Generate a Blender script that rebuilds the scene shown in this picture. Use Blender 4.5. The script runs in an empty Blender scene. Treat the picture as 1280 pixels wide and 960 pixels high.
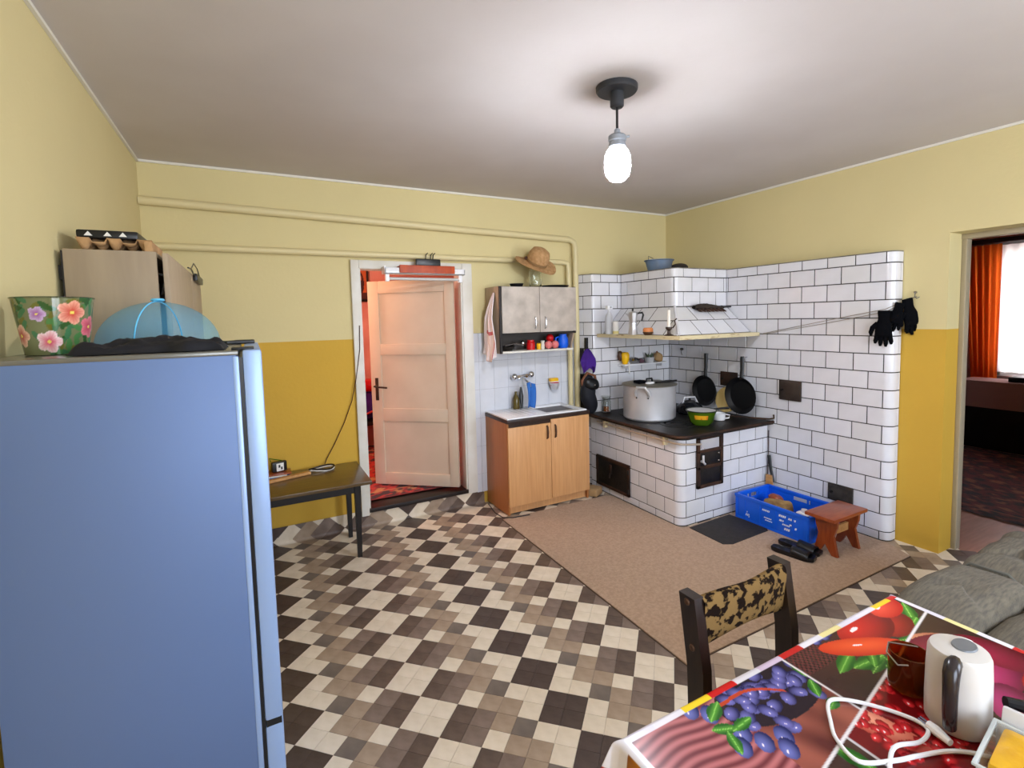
import bpy, bmesh, math, random
import numpy as np
from mathutils import Vector, Matrix, noise
R = math.radians
SC = bpy.context.scene
COL = SC.collection
rnd = random.Random(7)

# ------------------------------------------------------------------ camera
cam_d = bpy.data.cameras.new('camera'); cam = bpy.data.objects.new('camera', cam_d); COL.objects.link(cam)
SC.camera = cam
def cam_setup(f, cx, cy, C, yaw, pitch, roll):
    fw = Vector((math.sin(yaw)*math.cos(pitch), math.cos(yaw)*math.cos(pitch), math.sin(pitch)))
    r = Vector((math.cos(yaw), -math.sin(yaw), 0)); u = r.cross(fw)
    c, s = math.cos(roll), math.sin(roll)
    r2 = r*c + u*s; u2 = u*c - r*s
    m = Matrix((r2, u2, -fw)).transposed().to_4x4(); m.translation = Vector(C)
    cam.matrix_world = m
    cam_d.sensor_width = 36; cam_d.sensor_fit = 'HORIZONTAL'
    cam_d.lens = f*36/1280
    cam_d.shift_x = (640-cx)/1280
    cam_d.shift_y = (cy-480)/1280
    cam_d.clip_start = .02
cam_setup(628.984, 658.06, 442.4, (-3.9361, -4.0466, 1.6297), .500097, -.0715967, -.0224738)

# ------------------------------------------------------------------ sky, exposure, window portals
w = bpy.data.worlds.new('sky'); SC.world = w; w.use_nodes = True
nt = w.node_tree; bg = nt.nodes['Background']
tc = nt.nodes.new('ShaderNodeTexCoord'); sx = nt.nodes.new('ShaderNodeSeparateXYZ'); cr = nt.nodes.new('ShaderNodeValToRGB')
nt.links.new(tc.outputs['Generated'], sx.inputs[0]); nt.links.new(sx.outputs['Z'], cr.inputs[0]); nt.links.new(cr.outputs[0], bg.inputs[0])
cr.color_ramp.elements[0].position = 0.0; cr.color_ramp.elements[0].color = (.70, .77, .87, 1)
cr.color_ramp.elements[1].position = .6; cr.color_ramp.elements[1].color = (.62, .76, 1, 1)
bg.inputs[1].default_value = 11.0
SC.view_settings.view_transform = 'Standard'; SC.view_settings.look = 'None'
SC.view_settings.gamma = 1; SC.view_settings.use_curve_mapping = False
SC.view_settings.exposure = 0.7
def portal(name, loc, rot, sx, sy):
    l = bpy.data.lights.new(name, 'AREA'); l.shape = 'RECTANGLE'; l.size = sx; l.size_y = sy; l.cycles.is_portal = True
    o = bpy.data.objects.new(name, l); COL.objects.link(o); o.location = loc; o.rotation_euler = rot
YR = -5.3
portal('portal', (-1.0, YR-.05, 1.55), (R(90), 0, 0), 1.5, 1.5)
portal('portal', (-3.2, YR-.05, 1.55), (R(90), 0, 0), 1.5, 1.5)
portal('portal', (4.08, -2.15, 1.5), (0, R(90), 0), 1.6, 1.6)
BULB_STRENGTH = 330.0

# ------------------------------------------------------------------ helpers
def srgb(h):
    if not isinstance(h, str): return tuple(h)[:3]
    h = h.lstrip('#'); c = [int(h[i:i+2], 16)/255 for i in (0, 2, 4)]
    return tuple(x/12.92 if x <= .04045 else ((x+.055)/1.055)**2.4 for x in c)

def mat(name, col, rough=.5, metal=0., spec=.5, col2=None, scale=8., bump=0., bscale=None, detail=4., mix=(.35, .65),
        emit=None, es=0., alpha=1., trans=0., coat=0., sheen=0., stretch=(1, 1, 1), attr=None, ior=1.45, sss=0.):
    m = bpy.data.materials.new(name); m.use_nodes = True
    n = m.node_tree.nodes; L = m.node_tree.links; b = n['Principled BSDF']
    b.inputs['Base Color'].default_value = (*srgb(col), 1); b.inputs['Roughness'].default_value = rough
    b.inputs['Metallic'].default_value = metal; b.inputs['Specular IOR Level'].default_value = spec
    b.inputs['Alpha'].default_value = alpha; b.inputs['Transmission Weight'].default_value = trans
    b.inputs['Coat Weight'].default_value = coat; b.inputs['Sheen Weight'].default_value = sheen; b.inputs['IOR'].default_value = ior
    if emit is not None:
        b.inputs['Emission Color'].default_value = (*srgb(emit), 1); b.inputs['Emission Strength'].default_value = es
    if col2 or bump:
        tc = n.new('ShaderNodeTexCoord'); mp = n.new('ShaderNodeMapping'); mp.inputs['Scale'].default_value = stretch
        L.new(tc.outputs['Object'], mp.inputs[0])
    if col2:
        nz = n.new('ShaderNodeTexNoise'); nz.inputs['Scale'].default_value = scale; nz.inputs['Detail'].default_value = detail
        L.new(mp.outputs[0], nz.inputs['Vector'])
        cr = n.new('ShaderNodeValToRGB'); e = cr.color_ramp.elements
        e[0].position, e[1].position = mix; e[0].color = (*srgb(col), 1); e[1].color = (*srgb(col2), 1)
        L.new(nz.outputs[0], cr.inputs[0]); L.new(cr.outputs[0], b.inputs['Base Color'])
    if attr:
        at = n.new('ShaderNodeAttribute'); at.attribute_name = attr; L.new(at.outputs['Color'], b.inputs['Base Color'])
    if bump:
        nb = n.new('ShaderNodeTexNoise'); nb.inputs['Scale'].default_value = bscale or scale*4; nb.inputs['Detail'].default_value = 5
        L.new(mp.outputs[0], nb.inputs['Vector'])
        bp = n.new('ShaderNodeBump'); bp.inputs['Strength'].default_value = bump; bp.inputs['Distance'].default_value = .01
        L.new(nb.outputs[0], bp.inputs['Height']); L.new(bp.outputs[0], b.inputs['Normal'])
    return m

class MB:
    def __init__(s): s.v = []; s.f = []; s.m = []; s.cur = 0
    def add(s, vs, fs):
        o = len(s.v); s.v += [tuple(v) for v in vs]; s.f += [tuple(i+o for i in f) for f in fs]; s.m += [s.cur]*len(fs); return s
    def mi(s, i): s.cur = i; return s
    def box(s, x0, x1, y0, y1, z0, z1, bev=0., rot=None, pivot=None):
        x0, x1 = min(x0, x1), max(x0, x1); y0, y1 = min(y0, y1), max(y0, y1); z0, z1 = min(z0, z1), max(z0, z1)
        if bev:
            bm = bmesh.new(); bmesh.ops.create_cube(bm, size=1)
            for v in bm.verts: v.co = Vector(((x0+x1)/2+v.co.x*(x1-x0), (y0+y1)/2+v.co.y*(y1-y0), (z0+z1)/2+v.co.z*(z1-z0)))
            bmesh.ops.bevel(bm, geom=bm.edges[:], offset=min(bev, .45*min(x1-x0, y1-y0, z1-z0)), segments=2, profile=.6, affect='EDGES')
            bm.verts.index_update(); vs = [v.co.copy() for v in bm.verts]; fs = [[v.index for v in f.verts] for f in bm.faces]; bm.free()
        else:
            vs = [Vector(p) for p in ((x0,y0,z0),(x1,y0,z0),(x1,y1,z0),(x0,y1,z0),(x0,y0,z1),(x1,y0,z1),(x1,y1,z1),(x0,y1,z1))]
            fs = [(0,3,2,1),(4,5,6,7),(0,1,5,4),(1,2,6,5),(2,3,7,6),(3,0,4,7)]
        if rot is not None:
            p = Vector(pivot) if pivot else Vector(((x0+x1)/2, (y0+y1)/2, (z0+z1)/2))
            vs = [rot @ (v-p) + p for v in vs]
        return s.add(vs, fs)
    def tube(s, pts, r, n=8, closed=False, cap=True):
        P = [Vector(p) for p in pts]; N = len(P); rr = r if isinstance(r, (list, tuple)) else [r]*N
        up = None; rings = []
        for i in range(N):
            a = P[(i-1) % N] if (i > 0 or closed) else P[i]; b = P[(i+1) % N] if (i < N-1 or closed) else P[i]
            t = (b-a); t = t.normalized() if t.length > 1e-9 else Vector((0,0,1))
            if up is None: up = Vector((0,0,1)) if abs(t.z) < .9 else Vector((1,0,0))
            x = up.cross(t)
            if x.length < 1e-6: x = t.orthogonal()
            x.normalize(); y = t.cross(x); up = y
            rings.append([P[i] + (x*math.cos(k*2*math.pi/n) + y*math.sin(k*2*math.pi/n))*rr[i] for k in range(n)])
        vs = [v for rg in rings for v in rg]; fs = []
        for i in range(N if closed else N-1):
            j = (i+1) % N
            for k in range(n): fs.append((i*n+k, i*n+(k+1) % n, j*n+(k+1) % n, j*n+k))
        if cap and not closed: fs += [tuple(range(n-1, -1, -1)), tuple((N-1)*n+k for k in range(n))]
        return s.add(vs, fs)
    def cyl(s, p0, p1, r, n=16): return s.tube([p0, p1], r, n)
    def lathe(s, prof, n=24, c=(0,0,0), rot=None, sc=(1,1)):
        c = Vector(c); vs = []; fs = []; M = len(prof)
        for r, z in prof:
            for k in range(n):
                a = 2*math.pi*k/n; p = Vector((r*math.cos(a)*sc[0], r*math.sin(a)*sc[1], z))
                vs.append((rot @ p if rot is not None else p) + c)
        for i in range(M-1):
            for k in range(n): fs.append((i*n+k, i*n+(k+1) % n, (i+1)*n+(k+1) % n, (i+1)*n+k))
        if prof[0][0] > 1e-4: fs.append(tuple(range(n-1, -1, -1)))
        if prof[-1][0] > 1e-4: fs.append(tuple((M-1)*n+k for k in range(n)))
        return s.add(vs, fs)
    def grid(s, fn, nu, nv, wu=False):
        vs = [fn(i/(nu if wu else nu-1), j/(nv-1)) for j in range(nv) for i in range(nu)]; fs = []
        for j in range(nv-1):
            for i in range(nu if wu else nu-1):
                i2 = (i+1) % nu; fs.append((j*nu+i, j*nu+i2, (j+1)*nu+i2, (j+1)*nu+i))
        return s.add(vs, fs)
    def prism(s, poly, z0, z1, ax='z'):
        n = len(poly)
        def P(a, b, c): return {'z': (a, b, c), 'x': (c, a, b), 'y': (a, c, b)}[ax]
        vs = [P(a, b, z0) for a, b in poly] + [P(a, b, z1) for a, b in poly]
        fs = [tuple(range(n-1, -1, -1)), tuple(range(n, 2*n))] + [(i, (i+1) % n, n+(i+1) % n, n+i) for i in range(n)]
        return s.add(vs, fs)
    def blob(s, c, rx, ry, rz, n=20, m=12, e=1., amp=0., fr=6., seed=0., rot=None):
        c = Vector(c); vs = []; fs = []
        def pw(t): return math.copysign(abs(t)**e, t)
        for j in range(m+1):
            th = -math.pi/2 + math.pi*j/m
            for k in range(n):
                ph = 2*math.pi*k/n
                d = Vector((pw(math.cos(th))*pw(math.cos(ph)), pw(math.cos(th))*pw(math.sin(ph)), pw(math.sin(th))))
                q = Vector((d.x*rx, d.y*ry, d.z*rz))
                if amp:
                    q += d.normalized()*amp*noise.noise(Vector((q.x*fr+seed, q.y*fr, q.z*fr))) if d.length else Vector()
                vs.append((rot @ q if rot is not None else q) + c)
        for j in range(m):
            for k in range(n): fs.append((j*n+k, j*n+(k+1) % n, (j+1)*n+(k+1) % n, (j+1)*n+k))
        return s.add(vs, fs)

WL = {}
def thing(name, label, cat, loc=(0,0,0), rz=0, group=None):
    o = bpy.data.objects.new(name, None); COL.objects.link(o); o.location = loc; o.rotation_euler = (0, 0, rz)
    o.empty_display_size = .05; o['label'] = label; o['category'] = cat
    if group: o['group'] = group
    WL[o] = Vector(loc); return o
def tag(o, label, cat, group=None):
    o['label'] = label; o['category'] = cat
    if group: o['group'] = group
    return o
def obj(name, mb, m, parent=None, at=None, smooth=True, ang=35, kind=None, label=None):
    """mesh from world coordinates; the origin goes to `at` (or the parent's origin)"""
    base = Vector(at) if at is not None else (WL[parent] if parent is not None else None)
    if base is None:
        V = mb.v; base = Vector(((min(v[0] for v in V)+max(v[0] for v in V))/2, (min(v[1] for v in V)+max(v[1] for v in V))/2, min(v[2] for v in V)))
    me = bpy.data.meshes.new(name); me.from_pydata([Vector(v)-base for v in mb.v], [], mb.f)
    for x in (m if isinstance(m, (list, tuple)) else [m]): me.materials.append(x)
    if any(mb.m): me.polygons.foreach_set('material_index', mb.m)
    bm = bmesh.new(); bm.from_mesh(me); bmesh.ops.recalc_face_normals(bm, faces=bm.faces[:]); bm.to_mesh(me); bm.free()
    if smooth:
        me.polygons.foreach_set('use_smooth', [True]*len(me.polygons)); me.set_sharp_from_angle(angle=R(ang))
    me.update()
    o = bpy.data.objects.new(name, me); COL.objects.link(o); WL[o] = base
    if parent is not None:
        o.parent = parent; o.location = base - WL[parent]
    else: o.location = base
    if kind: o['kind'] = kind
    if label: o['label'] = label
    return o
def struct(name, mb, m, parent=None, **k): return obj(name, mb, m, parent, at=(0,0,0) if parent is None else None, kind='structure', **k)
def vcol(o, cols):
    a = o.data.color_attributes.new('Col', 'FLOAT_COLOR', 'POINT'); c = np.ones((len(o.data.vertices), 4), np.float32); c[:, :3] = cols
    a.data.foreach_set('color', c.ravel()); return o
def lin(c): 
    c = np.asarray(c, float); return np.where(c <= .04045, c/12.92, ((c+.055)/1.055)**2.4)

# ------------------------------------------------------------------ materials
def wall_mat(name, up, lo, zl):
    m = mat(name, up, .75, spec=.3, bump=.12, scale=3, bscale=40)
    n = m.node_tree.nodes; L = m.node_tree.links; b = n['Principled BSDF']
    g = n.new('ShaderNodeNewGeometry'); sp = n.new('ShaderNodeSeparateXYZ'); L.new(g.outputs['Position'], sp.inputs[0])
    nz = n.new('ShaderNodeTexNoise'); nz.inputs['Scale'].default_value = 1.7; nz.inputs['Detail'].default_value = 6
    L.new(g.outputs['Position'], nz.inputs['Vector'])
    gt = n.new('ShaderNodeMath'); gt.operation = 'GREATER_THAN'; gt.inputs[1].default_value = zl; L.new(sp.outputs['Z'], gt.inputs[0])
    def two(c, k):
        r = n.new('ShaderNodeValToRGB'); e = r.color_ramp.elements; e[0].position = .3; e[1].position = .7
        e[0].color = (*[x*k for x in srgb(c)], 1); e[1].color = (*srgb(c), 1); L.new(nz.outputs[0], r.inputs[0]); return r
    mx = n.new('ShaderNodeMix'); mx.data_type = 'RGBA'; L.new(gt.outputs[0], mx.inputs['Factor'])
    L.new(two(lo, .93).outputs[0], mx.inputs[6]); L.new(two(up, .95).outputs[0], mx.inputs[7]); L.new(mx.outputs[2], b.inputs['Base Color'])
    return m
M = {}
M['wall'] = wall_mat('painted plaster two tone', '#dccd99', '#d3a941', 1.495)
M['ceil'] = mat('ceiling paint', '#cdc6c3', .85, col2='#c5bdb9', scale=1.2, bump=.06, bscale=30)
M['trimw'] = mat('cove line', '#e6e2d6', .6)
M['pipe'] = mat('pipe paint', '#dccd9c', .4)
M['tileW'] = [mat('glazed tile %d' % i, c, .16, spec=.6, col2=c2, scale=5, bump=.03, bscale=14) for i, (c, c2) in enumerate((('#e3e2e7', '#dad9dd'), ('#dfdfe5', '#e5e5ea'), ('#dad9db', '#e0dfe1')))]
M['grout'] = mat('dark grout', '#2a2522', .9, col2='#45403b', scale=20)
M['capw'] = mat('stove top mortar', '#8b857d', .9, col2='#5d5750', scale=12)
M['bsplash'] = mat('small wall tile', '#d9dbe2', .22, col2='#cfd2da', scale=6)
M['lgrout'] = mat('light grout', '#8f9096', .8)
FL = {k: mat('vinyl '+k, a, .38, spec=.4, col2=b, scale=14, detail=6, bump=.05, bscale=60) for k, (a, b) in dict(
    D=('#54463f', '#483a34'), K=('#69584d', '#57483f'), M=('#87766a', '#766458'), S=('#6b6058', '#7a6e63'), T=('#ad9882', '#9d8872'), C=('#e8dac4', '#dccdb4')).items()}
M['seam'] = mat('vinyl joint', '#9a8a76', .6)
M['iron'] = mat('black cast iron', '#1b1a1a', .5, .5, col2='#2c2724', scale=9, bump=.25, bscale=35)
M['rust'] = mat('rusty iron', '#241a15', .7, .3, col2='#4a2f1f', scale=7, bump=.3, bscale=30)
M['black'] = mat('black plastic', '#121214', .35)
M['blackfab'] = mat('black knit', '#07080c', .95, spec=.1, bump=.3, bscale=160, scale=30)
M['steel'] = mat('steel', '#b9babd', .22, 1.)
M['alu'] = mat('worn aluminium', '#cfcfd2', .42, .45, col2='#dedde0', scale=5, bump=.06, bscale=20)
M['chrome'] = mat('chrome', '#d5d6da', .1, 1.)
M['white'] = mat('white enamel', '#eeeef0', .2)
M['cream'] = mat('old cream paint', '#e2dfd6', .4, col2='#d6d0c2', scale=5, bump=.05)
M['rimwood'] = mat('worn painted wood', '#d8caa2', .6, col2='#8a6d45', scale=9, detail=8, mix=(.55, .72), stretch=(1, 1, 4), bump=.2)
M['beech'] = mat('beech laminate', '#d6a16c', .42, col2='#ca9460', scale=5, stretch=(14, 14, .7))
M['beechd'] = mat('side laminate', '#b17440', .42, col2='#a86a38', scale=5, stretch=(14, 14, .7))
M['darktop'] = mat('dark edged top', '#3a2820', .4, col2='#2a1c16', scale=10)
M['cabfront'] = mat('grey marbled laminate', '#cabeb2', .5, col2='#a79c91', scale=9, detail=9, mix=(.3, .7))
M['cabside'] = mat('taupe laminate', '#b39f88', .5, col2='#a8937c', scale=6, stretch=(6, 6, 1))
M['cabdark'] = mat('dark edge', '#262120', .6)
M['wcab'] = mat('beige cabinet side', '#a49279', .55, col2='#9a8871', scale=3, stretch=(8, 8, 1))
M['wcabd'] = mat('beige cabinet door', '#b09d85', .5, col2='#a28f78', scale=4, stretch=(20, 20, 1))
M['tabtop'] = mat('brown varnished table top', '#59421f', .3, col2='#4a3618', scale=5, stretch=(1, 8, 1), coat=.3)
M['tableg'] = mat('dark table leg', '#17110e', .45)
M['mat'] = mat('brown needle felt', '#b8997d', .95, col2='#a6876c', scale=60, detail=8, bump=.5, bscale=220, sheen=.2)
M['matshade'] = mat('mat edge shade', '#4a3a2e', .9)
M['rubber'] = mat('black rubber mat', '#26221f', .7, col2='#302b28', scale=30, bump=.3, bscale=120)
M['fridge'] = mat('fridge paint with reflected blue', '#5f76a2', .5, .2, bump=.01, bscale=200)  # silver paint; the window's blue reflection is put into its colour
M['fridged'] = mat('fridge door', '#93add8', .38, .25)
M['bluep'] = mat('blue crate plastic', '#1260e0', .38, spec=.5)
M['redwood'] = mat('reddish varnished wood', '#9a4a22', .32, col2='#85391a', scale=4, stretch=(2, 12, 2), coat=.2)
M['sofa'] = mat('grey green chenille', '#756c5b', .95, col2='#5a5347', scale=20, detail=8, bump=.5, bscale=120, sheen=.08, stretch=(1, 6, 1))
M['sofad'] = mat('sofa piping', '#66645a', .95)
M['straw'] = mat('woven straw', '#c39a6b', .8, col2='#a87e50', scale=40, bump=.4, bscale=140)
M['glass'] = mat('clear glass', '#f2f6f4', .03, trans=1., ior=1.45)
M['amber'] = mat('amber glass', '#8a3d12', .06, trans=.75, ior=1.3)
M['purple'] = mat('purple cloth', '#4a1f8a', .9, col2='#35146a', scale=6, bump=.3)
M['yellow'] = mat('yellow plastic', '#efb90c', .4)
M['red'] = mat('red plastic', '#c5131a', .3)
M['orange'] = mat('orange board', '#c4501a', .5, col2='#a83c10', scale=6, stretch=(3, 10, 1))
M['blue'] = mat('blue cloth', '#2f6fc0', .8, col2='#285fae', scale=8, bump=.2)
M['card'] = mat('egg carton pulp', '#c49c6e', .95, col2='#a98258', scale=10, bump=.4, bscale=60)
M['navy'] = mat('navy cloth', '#15161f', .75, col2='#0c0d14', scale=8)
M['pine'] = mat('light wood', '#c9965c', .55, col2='#b5814a', scale=5, stretch=(8, 1, 8))
M['pink'] = mat('pink plaster', '#e8a096', .85, col2='#cf7d72', scale=2)
M['brownpink'] = mat('brown pink plaster', '#8c6a5e', .85, col2='#836156', scale=2)
M['dkwood'] = mat('very dark wood', '#1f1411', .4, col2='#150d0b', scale=4)
M['lampblk'] = mat('lamp black', '#33353a', .45)
M['lampgrey'] = mat('lamp socket', '#9aa0a8', .4, .3)
M['bulb'] = mat('glowing bulb', '#ffffff', .4, emit='#eef3ff', es=BULB_STRENGTH)
M['brown'] = mat('brown plastic', '#4a2f1d', .4)
M['green'] = mat('green enamel', '#4f6f14', .2, col2='#3c5a12', scale=4)
M['paper'] = mat('white paper', '#e6e4de', .8)
M['cardb'] = mat('cardboard', '#b79468', .9, col2='#a37f54', scale=7)

# ------------------------------------------------------------------ room shell
W, H, DX0, DX1, DZ0, DZ1 = 4.515, 2.69, -3.185, -2.345, .13, 2.045
YD0, YD1, RT = -2.50, -3.45, .22            # right doorway
b = MB().box(-W-.2, .25, YR-.2, .12, -.12, -.006)
floor = struct('floor', b, M['seam'])
GX, GY, GS = -2.875, -1.988, .0624
PAT = ['DDCTTCMKCCKMTSCC', 'DDCCSTMKCCKMCTTC']
def cellcol(u, v):
    k = math.floor(v/2); return PAT[v % 2][(u-2*k) % 16]
def cellpos(u, v): return GX+GS*(u-v), GY-GS*(u+v)
def pat_at(x, y):
    a = (x-GX)/GS; c = -(y-GY)/GS; return cellcol(math.floor((a+c)/2), math.floor((c-a)/2))
inv = cam.matrix_world.inverted()
def cam_px(x, y, z):
    p = inv @ Vector((x, y, z))
    if p.z > -.05: return None
    return 658.06 + 628.98*p.x/-p.z, 442.4 - 628.98*p.y/-p.z, -p.z
def covered(x, y):
    return (-2.2 < x < -.12 and -2.42 < y < -.45) or (x > -1.13 and y > -1.31) or (x < -3.93 and -2.5 < y < -1.88) or (-2.15 < x < -1.35 and y > -.42)
cells = []
for u in range(-60, 80):
    for v in range(-60, 80):
        cx, cy = cellpos(u+.5, v+.5)
        if -W+.02 < cx < .2 and YR < cy < -.105: cells.append((u, v, cx, cy))
def vis(c):
    p = cam_px(c[2], c[3], 0)
    if not p or covered(c[2], c[3]): return 0
    x, y, d = p
    if not (330 < x < 1200 and 600 < y < 985): return 0
    if y > 925-(x-770)*.545 and x > 745: return 0          # under the table
    return 1/d
cells.sort(key=lambda c: -vis(c))
g = .0006; s2 = GS*math.sqrt(2)
def tile_vf(u, v):
    q = [cellpos(u+du, v+dv) for du, dv in ((g/s2, g/s2), (g/s2, 1-g/s2), (1-g/s2, 1-g/s2), (1-g/s2, g/s2))]
    vs = [(x, y, 0) for x, y in q] + [(x, y, -.006) for x, y in q]
    return vs, [(0, 1, 2, 3), (0, 4, 5, 1), (1, 5, 6, 2), (2, 6, 7, 3), (3, 7, 4, 0)]
keys = 'DKMSTC'; fmats = [FL[k] for k in keys]
tmesh = {}
for u, v, cx, cy in cells[:300]:
    k = cellcol(u, v)
    if k not in tmesh:
        vs, fs = tile_vf(0, 0); ox, oy = cellpos(0, 0)
        me = bpy.data.meshes.new('tile'); me.from_pydata([(a-ox, c-oy, z) for a, c, z in vs], [], fs); me.materials.append(FL[k]); tmesh[k] = me
    o = bpy.data.objects.new('tile', tmesh[k]); COL.objects.link(o); o.parent = floor
    px, py = cellpos(u, v); o.location = (px, py, 0)
b = MB()
for u, v, cx, cy in cells[300:]:
    vs, fs = tile_vf(u, v); b.mi(keys.index(cellcol(u, v))).add(vs, fs)
obj('tile_field', b, fmats, floor, smooth=False, kind='stuff')
# vinyl curling up the back wall
def curl(name, x0, x1, ztop):
    b = MB(); R0 = .022; yb = -.012; F0 = .085; st = .0065
    arc = R0*math.pi/2; Lt = F0 + arc + (ztop-R0)
    nx = int((x1-x0)/st); ns = int(Lt/st)
    def pt(s):
        ys = yb-R0-F0
        if s < F0: return ys+s, .001
        s -= F0
        if s < arc: a = s/R0; return yb-R0+R0*math.sin(a), .001+R0-R0*math.cos(a)
        return yb, .001+R0+(s-arc)
    for i in range(nx):
        for j in range(ns):
            xa, xb = x0+(x1-x0)*i/nx, x0+(x1-x0)*(i+1)/nx; sa, sb = Lt*j/ns, Lt*(j+1)/ns
            ya, za = pt(sa); yb2, zb = pt(sb)
            b.mi(keys.index(pat_at((xa+xb)/2, yb-R0-F0+(sa+sb)/2))).add([(xa, ya, za), (xb, ya, za), (xb, yb2, zb), (xa, yb2, zb)], [(0, 1, 2, 3)])
    return obj(name, b, fmats, floor, kind='stuff')
curl('curled_vinyl_edge', -W+.01, -2.19, .135)

# back wall with doorway
b = MB()
b.box(-W-.15, DX0, 0, .12, -.1, H); b.box(DX1, .25, 0, .12, -.1, H); b.box(DX0, DX1, 0, .12, DZ1, H); b.box(DX0, DX1, 0, .12, -.1, DZ0)
struct('wall_back', b, M['wall'])
b = MB().box(-W-.15, -W, YR-.15, 0, -.1, H); struct('wall_left', b, M['wall'])
b = MB(); b.box(0, RT, YD0, 0, -.1, H); b.box(0, RT, YD1, YD0, 2.11, H); b.box(0, RT, YR-.15, YD1, -.1, H); struct('wall_right', b, M['wall'])
def rear_wall():
    b = MB(); xs = [-W-.15, -3.9, -2.5, -1.7, -.3, .25]
    for i in range(5):
        if i in (1, 3): b.box(xs[i], xs[i+1], YR-.15, YR, -.1, .85); b.box(xs[i], xs[i+1], YR-.15, YR, 2.25, H)
        else: b.box(xs[i], xs[i+1], YR-.15, YR, -.1, H)
    struct('wall_rear', b, M['wall'])
    for k, (x0, x1) in enumerate(((-3.9, -2.5), (-1.7, -.3))):
        b = MB()
        for a, c in ((x0, x0+.06), (x1-.06, x1), ((x0+x1)/2-.04, (x0+x1)/2+.04)): b.box(a, c, YR-.12, YR-.06, .85, 2.25)
        for a, c in ((.85, .91), (2.19, 2.25)): b.box(x0, x1, YR-.12, YR-.06, a, c)
        struct('window_%d' % (k+1), b, M['cream'])
rear_wall()
b = MB().box(-W-.15, RT, YR-.15, .12, H, H+.1); struct('ceiling', b, M['ceil'])
struct('trim_1', MB().box(-W, 0, -.014, -.001, H-.016, H-.001), M['trimw'])
struct('trim_2', MB().box(-.014, -.001, YR, 0, H-.016, H-.001), M['trimw'])
struct('trim_3', MB().box(-W+.001, -W+.014, YR, 0, H-.016, H-.001), M['trimw'])

# left door: frame and leaf
b = MB(); b.box(DX0-.06, DX0+.0, -.03, .0, DZ0-.035, 2.1, .006); b.box(DX1, DX1+.09, -.03, 0, DZ0-.02, 2.1, .006); b.box(DX0, DX1, -.03, 0, 2.035, 2.1, .006)
b.box(DX0-.001, DX0+.012, -.02, .13, DZ0, DZ1, .003); b.box(DX1-.012, DX1+.001, -.02, .13, DZ0, DZ1, .003); b.box(DX0, DX1, -.02, .13, DZ1-.012, DZ1, .003)
fr = struct('trim_4', b, M['cream'])
struct('trim_5', MB().box(DX0, DX1, -.035, .13, DZ0-.012, DZ0+.02, .004), M['dkwood'])
def door_leaf():
    w_, h0, h1, t = .785, .175, 1.975, .04
    ang = math.atan2(.503, -.602)
    rot = Matrix.Rotation(ang, 3, 'Z'); org = Vector((-2.395, .03, 0))
    def tr(b):
        b.v = [tuple(rot @ Vector(v) + org) for v in b.v]; return b
    b = MB()
    es = [(0, .08), (.685, w_)]
    for a, c in es: b.box(a, c, 0, t, h0, h1, .003)
    for a, c in ((h0, .28), (.745, .858), (1.332, 1.426), (1.87, h1)): b.box(.08, .685, 0, t, a, c, .003)
    d = struct('door_1', tr(b), M['doorleaf']); WL[d] = Vector((0, 0, 0))
    for a, c in ((.28, .745), (.858, 1.332), (1.426, 1.87)):
        q = MB().box(.076, .689, .014, t-.014, a-.004, c+.004)
        obj('panel', tr(q), M['doorleaf'], d)
        q = MB()
        for x0, x1, z0, z1 in ((.08, .092, a, c), (.673, .685, a, c), (.08, .685, a, a+.012), (.08, .685, c-.012, c)): q.box(x0, x1, .005, .016, z0, z1, .003)
        obj('moulding', tr(q), M['doorleaf'], d)
    q = MB().box(.715, .745, t, t+.004, .93, 1.13, .002)
    q.tube([(.73, t+.002, 1.06), (.73, t+.05, 1.06), (.70, t+.056, 1.055), (.61, t+.056, 1.05)], .008, 8)
    hd = obj('handle', tr(q), M['rust'], d)
M['doorleaf'] = mat('door cream gloss', '#d8c4ad', .35, col2='#d0baa2', scale=3, bump=.04)
door_leaf()
# fluorescent batten above the door
t = thing('batten_lamp', 'white fluorescent batten lamp hung across the top of the door frame', 'lamp', (-2.68, -.06, 1.94))
b = MB(); b.box(-3.014, -2.356, -.13, -.034, 1.992, 2.0, .002); b.box(-3.014, -2.356, -.13, -.124, 1.992, 2.04, .002); b.box(-3.014, -2.356, -.04, -.032, 1.992, 2.05, .002); b.box(-3.014, -3.006, -.13, -.034, 1.992, 2.05)
b.box(-2.364, -2.356, -.13, -.034, 1.992, 2.04)
obj('housing', b, M['white'], t)
for x in (-2.985, -2.385): obj('tube_holder', MB().box(x-.014, x+.014, -.1, -.06, 1.935, 1.993, .003), M['white'], t)
obj('tube', MB().cyl((-2.97, -.08, 1.958), (-2.4, -.08, 1.958), .012, 12), mat('unlit tube', '#c9c7c2', .3), t)
o = obj('board', MB().box(-2.9, -2.45, -.145, -.131, 2.0, 2.06, .003).box(-2.9, -2.45, -.132, -.05, 2.042, 2.055, .003), M['orange']); tag(o, 'orange wooden board lying on the lamp over the door', 'board')
b = MB().box(-2.76, -2.56, -.12, -.085, 2.0605, 2.115, .008)
for x in (-2.68, -2.64, -2.62): b.tube([(x, -.1, 2.11), (x+.005, -.1, 2.15), (x+.02, -.105, 2.165)], .004, 6)
tag(obj('adapter', b, M['black']), 'black bundle of plugs on top of the door frame', 'plug')

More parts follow.
